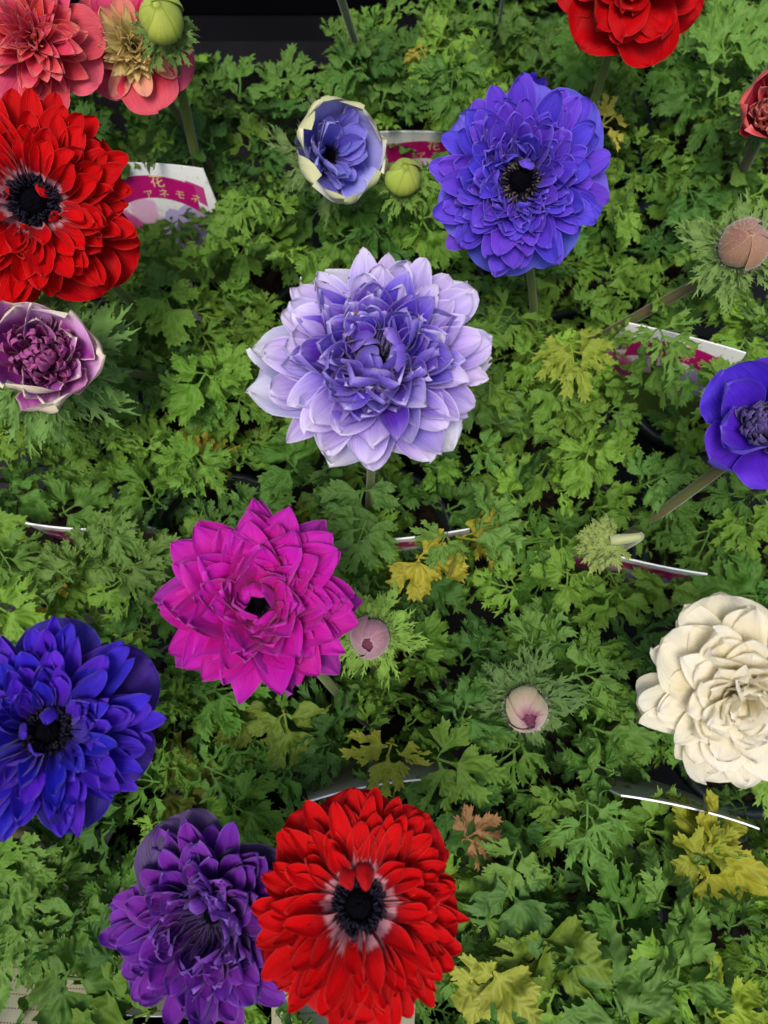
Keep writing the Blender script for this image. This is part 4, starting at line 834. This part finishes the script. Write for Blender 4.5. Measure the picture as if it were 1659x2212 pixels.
def nodding_bud():
    rng = random.Random(9); c, d = at(1378, 1160, 0.190); pl = nearest_plant(c)
    root = empty('anemone_bud', pl.location + Vector((0.01, -0.01, 0))); tag(root, 'pale hairy nodding young bud hanging over the tag edge', 'flower bud', 'anemone buds')
    e, _ = at(1318, 1168, 0.187)
    a = Vector(root.location); path = [q - root.location for q in bez(a, Vector((c.x + 0.012, c.y, 0.12)), c + Vector((0.004, 0.002, 0.006)), c, 10) + [c.lerp(e, 0.3), c.lerp(e, 0.6), e]]
    V, F = tube(path, [0.0019] * 10 + [0.0022, 0.0026, 0.0034], 9)
    mesh_obj('stem', V, F, stem_mat('pale hairy stem', lin(156, 164, 116), lin(140, 150, 100)), root)
    dirv = (e - c).normalized(); up = Vector((0, 0, 1)); x = dirv.cross(up).normalized(); z = x.cross(dirv)
    Mw = Matrix.Translation(e) @ Matrix((x, dirv, z)).transposed().to_4x4()
    for k in range(9):
        an = -0.45 + 0.17 * k
        o = bpy.data.objects.new('bract', rng.choice(BRACT_ME['fine'])); COL.objects.link(o); o.parent = root; o.color = lin(112, 132, 62)
        o.matrix_local = Matrix.Translation(-root.location) @ Mw @ Matrix.Rotation(an, 4, 'Z') @ Matrix.Rotation(rng.uniform(-0.5, 0.2), 4, 'X') @ Matrix.Scale(0.0125 * rng.uniform(0.9, 1.1), 4)
nodding_bud()
# --- stems that leave the picture at the top
def bare_stem(label, pts, r, mat, headpx):
    P = [at(*q)[0] for q in pts]; pl = nearest_plant(P[-1]); root = empty('flower_stem', P[-1]); tag(root, label, 'stem')
    path = []
    for a, b in zip(P[:-1], P[1:]): path += [a.lerp(b, k / 6) for k in range(6)]
    path.append(P[-1]); path = [q - root.location for q in path]
    V, F = tube(path, [r] * len(path), 10); mesh_obj('stalk', V, F, MAT[mat], root)
    o = bpy.data.objects.new('bract', BRACT_ME['fine'][0]); COL.objects.link(o); o.parent = root; o.color = GREENS[0]
    o.matrix_local = Matrix.Translation(path[0]) @ Matrix.Scale(0.016, 4)
bare_stem('thick green stalk rising out of the top edge past the black gap', [(715, -70, 0.24), (760, 70, 0.175), (800, 185, 0.12), (815, 230, 0.08)], 0.0022, 'stem_green', 0)
bare_stem('thin pale stalk at the top edge beside the red flower', [(1092, -40, 0.22), (1083, 20, 0.18), (1075, 70, 0.14), (1070, 130, 0.08)], 0.0011, 'stem_green', 0)
bare_stem('long green stalk lying below the side violet flower', [(-40, 1790, 0.19), (60, 1800, 0.17), (110, 1840, 0.12), (130, 1860, 0.08)], 0.0026, 'stem_brown', 0)

# ------------------------------------------------------------------ plant tags
CARD_W, CARD_H = 0.074, 0.085
def front_print():
    g = NT('printed tag front'); u, v, _ = g.sep(g.n('UVMap').outputs[0])          # uv in centimetres, origin at the middle of the top edge, v downwards
    tc = g.n('UVMap').outputs[0]
    n1 = g.noise(tc, 1.2, 3.0); n2 = g.noise(tc, 2.6, 3.0, 0.6)
    col = g.mix(g.ss(n2, 0.58, 0.66, 0, 0.45), (0.78, 0.79, 0.76, 1), lin(176, 170, 120))
    rad = lambda cx, cy: g.m('SQRT', g.m('ADD', g.m('POWER', g.m('ABSOLUTE', g.m('SUBTRACT', u, cx)), 2.0), g.m('POWER', g.m('ABSOLUTE', g.m('SUBTRACT', v, cy)), 2.0)))
    def blob(cx, cy, r, c, k=0.9, wob=1.2):
        nonlocal col
        d = g.m('ADD', rad(cx, cy), g.m('MULTIPLY', g.m('SUBTRACT', n1, 0.5), wob)); col = g.mix(g.ss(d, r - 0.15, r + 0.1, k, 0.0), col, c)
    # picture of leaves and flowers in the lower part of the card
    col = g.mix(g.ss(g.m('ADD', v, g.m('MULTIPLY', n1, 1.2)), 3.9, 4.3), col, g.mix(n2, lin(52, 84, 34), lin(120, 150, 70)))
    blob(-0.9, 3.0, 0.9, lin(222, 170, 206)); blob(-2.6, 4.2, 1.2, lin(190, 60, 140)); blob(1.75, 4.3, 1.7, lin(176, 160, 206), 0.95, 2.2); blob(1.4, 4.6, 0.75, lin(110, 80, 150), 0.8, 1.2); blob(1.0, 5.0, 0.35, lin(90, 20, 70), 0.9)
    # arched ribbon with folded tails
    au = g.m('ABSOLUTE', u)
    def band(cy, r, hw, u0, u1, c, k=1.0):
        nonlocal col
        d = g.m('ABSOLUTE', g.m('SUBTRACT', rad(0.0, cy), r))
        m = g.m('MULTIPLY', g.m('LESS_THAN', d, hw), g.m('MULTIPLY', g.m('GREATER_THAN', au, u0), g.m('LESS_THAN', au, u1))); col = g.mix(g.m('MULTIPLY', m, k), col, c)
    band(5.9, 4.75, 0.50, 2.0, 2.95, lin(186, 60, 130)); band(5.6, 4.15, 0.72, -1.0, 2.45, lin(176, 16, 104))
    return g.principled(col, 0.35, 0.45)
def back_print():
    g = NT('printed tag back'); u, v, _ = g.sep(g.n('UVMap').outputs[0]); tc = g.n('TexCoord').outputs['Object']
    n = g.noise(tc, 90, 3.0)
    col = g.mix(n, lin(216, 210, 180), lin(200, 194, 166))
    row = g.m('ABSOLUTE', g.m('SUBTRACT', g.m('FRACT', g.m('MULTIPLY', v, 1.55)), 0.5)); dot = g.m('FRACT', g.m('MULTIPLY', u, 7.0))
    m = g.m('MULTIPLY', g.m('LESS_THAN', row, 0.05), g.m('LESS_THAN', dot, 0.6))
    m = g.m('MULTIPLY', m, g.m('LESS_THAN', g.m('ABSOLUTE', u), 3.1))
    col = g.mix(g.m('MULTIPLY', m, 0.85), col, lin(110, 60, 48))
    return g.principled(col, 0.5, 0.3)
MAT['front'] = front_print(); MAT['back'] = back_print()
MAT['card'] = simple_mat('white card edge', (0.78, 0.79, 0.8, 1), 0.4, 0.4, 60, 0.03, 0.0)
MAT['ink_gold'] = simple_mat('pale gold print', lin(226, 198, 140), 0.5, 0.3, 60, 0.1, 0.0)
MAT['ink_brown'] = simple_mat('dark brown print', lin(64, 44, 36), 0.5, 0.3, 60, 0.1, 0.0)
MAT['ink_red'] = simple_mat('red brown print', lin(140, 50, 40), 0.5, 0.3, 60, 0.1, 0.0)
def card_xyz(x, y, off, bend):        # centimetre-free card space: x across, y below the top edge (m), off along the front normal
    return Vector((x, -y, off - bend * (x / (CARD_W / 2)) ** 2))
def text_mesh(txt, size):
    cu = bpy.data.curves.new('t', 'FONT'); cu.body = txt; cu.size = size; cu.align_x = 'CENTER'; cu.align_y = 'CENTER'; cu.resolution_u = 3
    o = bpy.data.objects.new('t', cu); COL.objects.link(o); dg = bpy.context.evaluated_depsgraph_get(); dg.update()
    me = bpy.data.meshes.new_from_object(o.evaluated_get(dg)); V = [tuple(v.co) for v in me.vertices]; F = [tuple(p.vertices) for p in me.polygons]
    bpy.data.objects.remove(o); bpy.data.meshes.remove(me); return V, F
GLYPHS = {}
def plant_tag(label, px, py, ztop, yaw=0.0, lean=0.0, bend=0.003, texts=(), back_texts=(), w=CARD_W):
    p, _ = at(px, py, ztop); yaw = math.radians(yaw); lean = math.radians(lean)
    right = Vector((math.cos(yaw), math.sin(yaw), 0)); bk = Vector((-math.sin(yaw), math.cos(yaw), 0)); up = Vector((0, 0, 1)) * math.cos(lean) + bk * math.sin(lean); nrm = right.cross(up)
    M = Matrix((right, up, nrm)).transposed().to_4x4()
    root = empty('plant_tag', p); root.matrix_world = Matrix.Translation(p) @ M; tag(root, label, 'plant tag', 'printed plant tags in the pots')
    nx, ny = 19, 12; V, F, UV, mi = [], [], [], []
    th = 0.0004
    for side in (1, -1):
        for j in range(ny):
            for i in range(nx):
                q = i / (nx - 1) * 2 - 1; t = j / (ny - 1)
                hw = w / 2 * (0.86 + 0.14 * min(1, t * 2.2)) ; top = 0.004 * q * q * (1 - t)
                x = q * hw; y = t * CARD_H + top
                V.append(card_xyz(x, y, side * th, bend)); UV.append((x * 100, y * 100))
    n = nx * ny
    for j in range(ny - 1):
        for i in range(nx - 1):
            a = j * nx + i
            F.append((a, a + nx, a + nx + 1, a + 1)); mi.append(0); F.append((n + a, n + a + 1, n + a + nx + 1, n + a + nx)); mi.append(1)
    ring = [i for i in range(nx)] + [j * nx + nx - 1 for j in range(1, ny)] + [(ny - 1) * nx + i for i in range(nx - 2, -1, -1)] + [j * nx for j in range(ny - 2, 0, -1)]
    for k in range(len(ring)):
        a, b = ring[k], ring[(k + 1) % len(ring)]; F.append((a, b, n + b, n + a)); mi.append(2)
    card = mesh_obj('card', V, F, [MAT['front'], MAT['back'], MAT['card']], root, smooth=False, uv=UV); card.data.polygons.foreach_set('material_index', mi)
    L = max(0.02, (ztop - 0.068) / math.cos(lean) - CARD_H + 0.02)
    vv, ff = box((-0.006, -CARD_H - L, -bend * 0 - 0.0005), (0.006, -CARD_H + 0.004, 0.0005 - 0.0012)); mesh_obj('stake', vv, ff, MAT['card'], root, smooth=False)
    for (txts, sgn) in ((texts, 1), (back_texts, -1)):
        for ch, x, y, size, rot, mt in txts:
            if (ch, size) not in GLYPHS: GLYPHS[(ch, size)] = text_mesh(ch, size)
            gv, gf = GLYPHS[(ch, size)]; c, s = math.cos(math.radians(rot)), math.sin(math.radians(rot)); VV = []
            for a, b, _ in gv:
                gx, gy = (a * c - b * s), (a * s + b * c)
                VV.append(card_xyz(x + gx * sgn, y - gy, sgn * (th + 0.00012), bend))
            mesh_obj('lettering', VV, [f if sgn > 0 else f[::-1] for f in gf], MAT[mt], card, smooth=False)
    return root
FRONT = [('\u82b1', -0.002, 0.0112, 0.0085, 0, 'ink_gold'), ('\u30a2', -0.009, 0.0198, 0.0062, 12, 'ink_gold'), ('\u30cd', 0.0, 0.0188, 0.0062, 0, 'ink_gold'), ('\u30e2', 0.009, 0.0198, 0.0062, -12, 'ink_gold'), ('\u30cd', 0.0175, 0.0226, 0.0062, -24, 'ink_gold')]
FRONT = [(c, x + (0.006 if k else 0.006), y, s, r, m) for k, (c, x, y, s, r, m) in enumerate(FRONT)]
plant_tag('white tag with a magenta ribbon and gold writing beside the big red flower', 312, 352, 0.172, -2, 16, texts=FRONT)
plant_tag('white and magenta tag half hidden behind the small green bud', 925, 284, 0.150, -2, 0, texts=FRONT)
plant_tag('white tag with magenta ribbon just above the violet cup flower', 1490, 728, 0.170, -16, 6, texts=FRONT)
plant_tag('upright tag with curved white top edge above the side violet flower', 180, 1143, 0.165, -2, 0, 0.004, texts=FRONT)
plant_tag('tag with white top edge right under the lavender flower', 880, 1162, 0.168, 6, 1, texts=FRONT)
plant_tag('long tag edge running under the nodding bud', 1395, 1216, 0.168, -13, -1, texts=FRONT)
plant_tag('tag seen from its grey back just above the white ringed red flower', 812, 1696, 0.168, 9, -2, -0.004)
plant_tag('tag seen edge on below the creamy white flower', 1500, 1748, 0.168, -13, -2, -0.003)
plant_tag('tag with only a pale corner showing above the lavender flower', 772, 592, 0.165, 3, 2, texts=FRONT)
BACK1 = [('\u751f', -0.008, 0.012, 0.006, 0, 'ink_brown'), ('\u5e74', 0.018, 0.010, 0.006, 0, 'ink_brown')]
BACK2 = [('\u751f', 0.004, 0.010, 0.0055, 0, 'ink_brown'), ('\u6c34', -0.02, 0.024, 0.005, 0, 'ink_red'), ('\u3084\u308a', -0.012, 0.024, 0.005, 0, 'ink_red'), ('\u82b1', -0.02, 0.031, 0.005, 0, 'ink_red'), ('\u3092\u697d', -0.012, 0.031, 0.005, 0, 'ink_red')]
plant_tag('cream tag back with dotted lines in the lower corner', -8, 2226, 0.150, -3, -32, -0.002, back_texts=BACK1)
plant_tag('cream tag back with red brown writing beside the dusky purple flower', 262, 2192, 0.145, -5, -34, -0.002, back_texts=BACK2)
plant_tag('cream tag back with dotted lines under the white ringed red flower', 740, 2236, 0.155, 2, -36, -0.002, back_texts=BACK1)
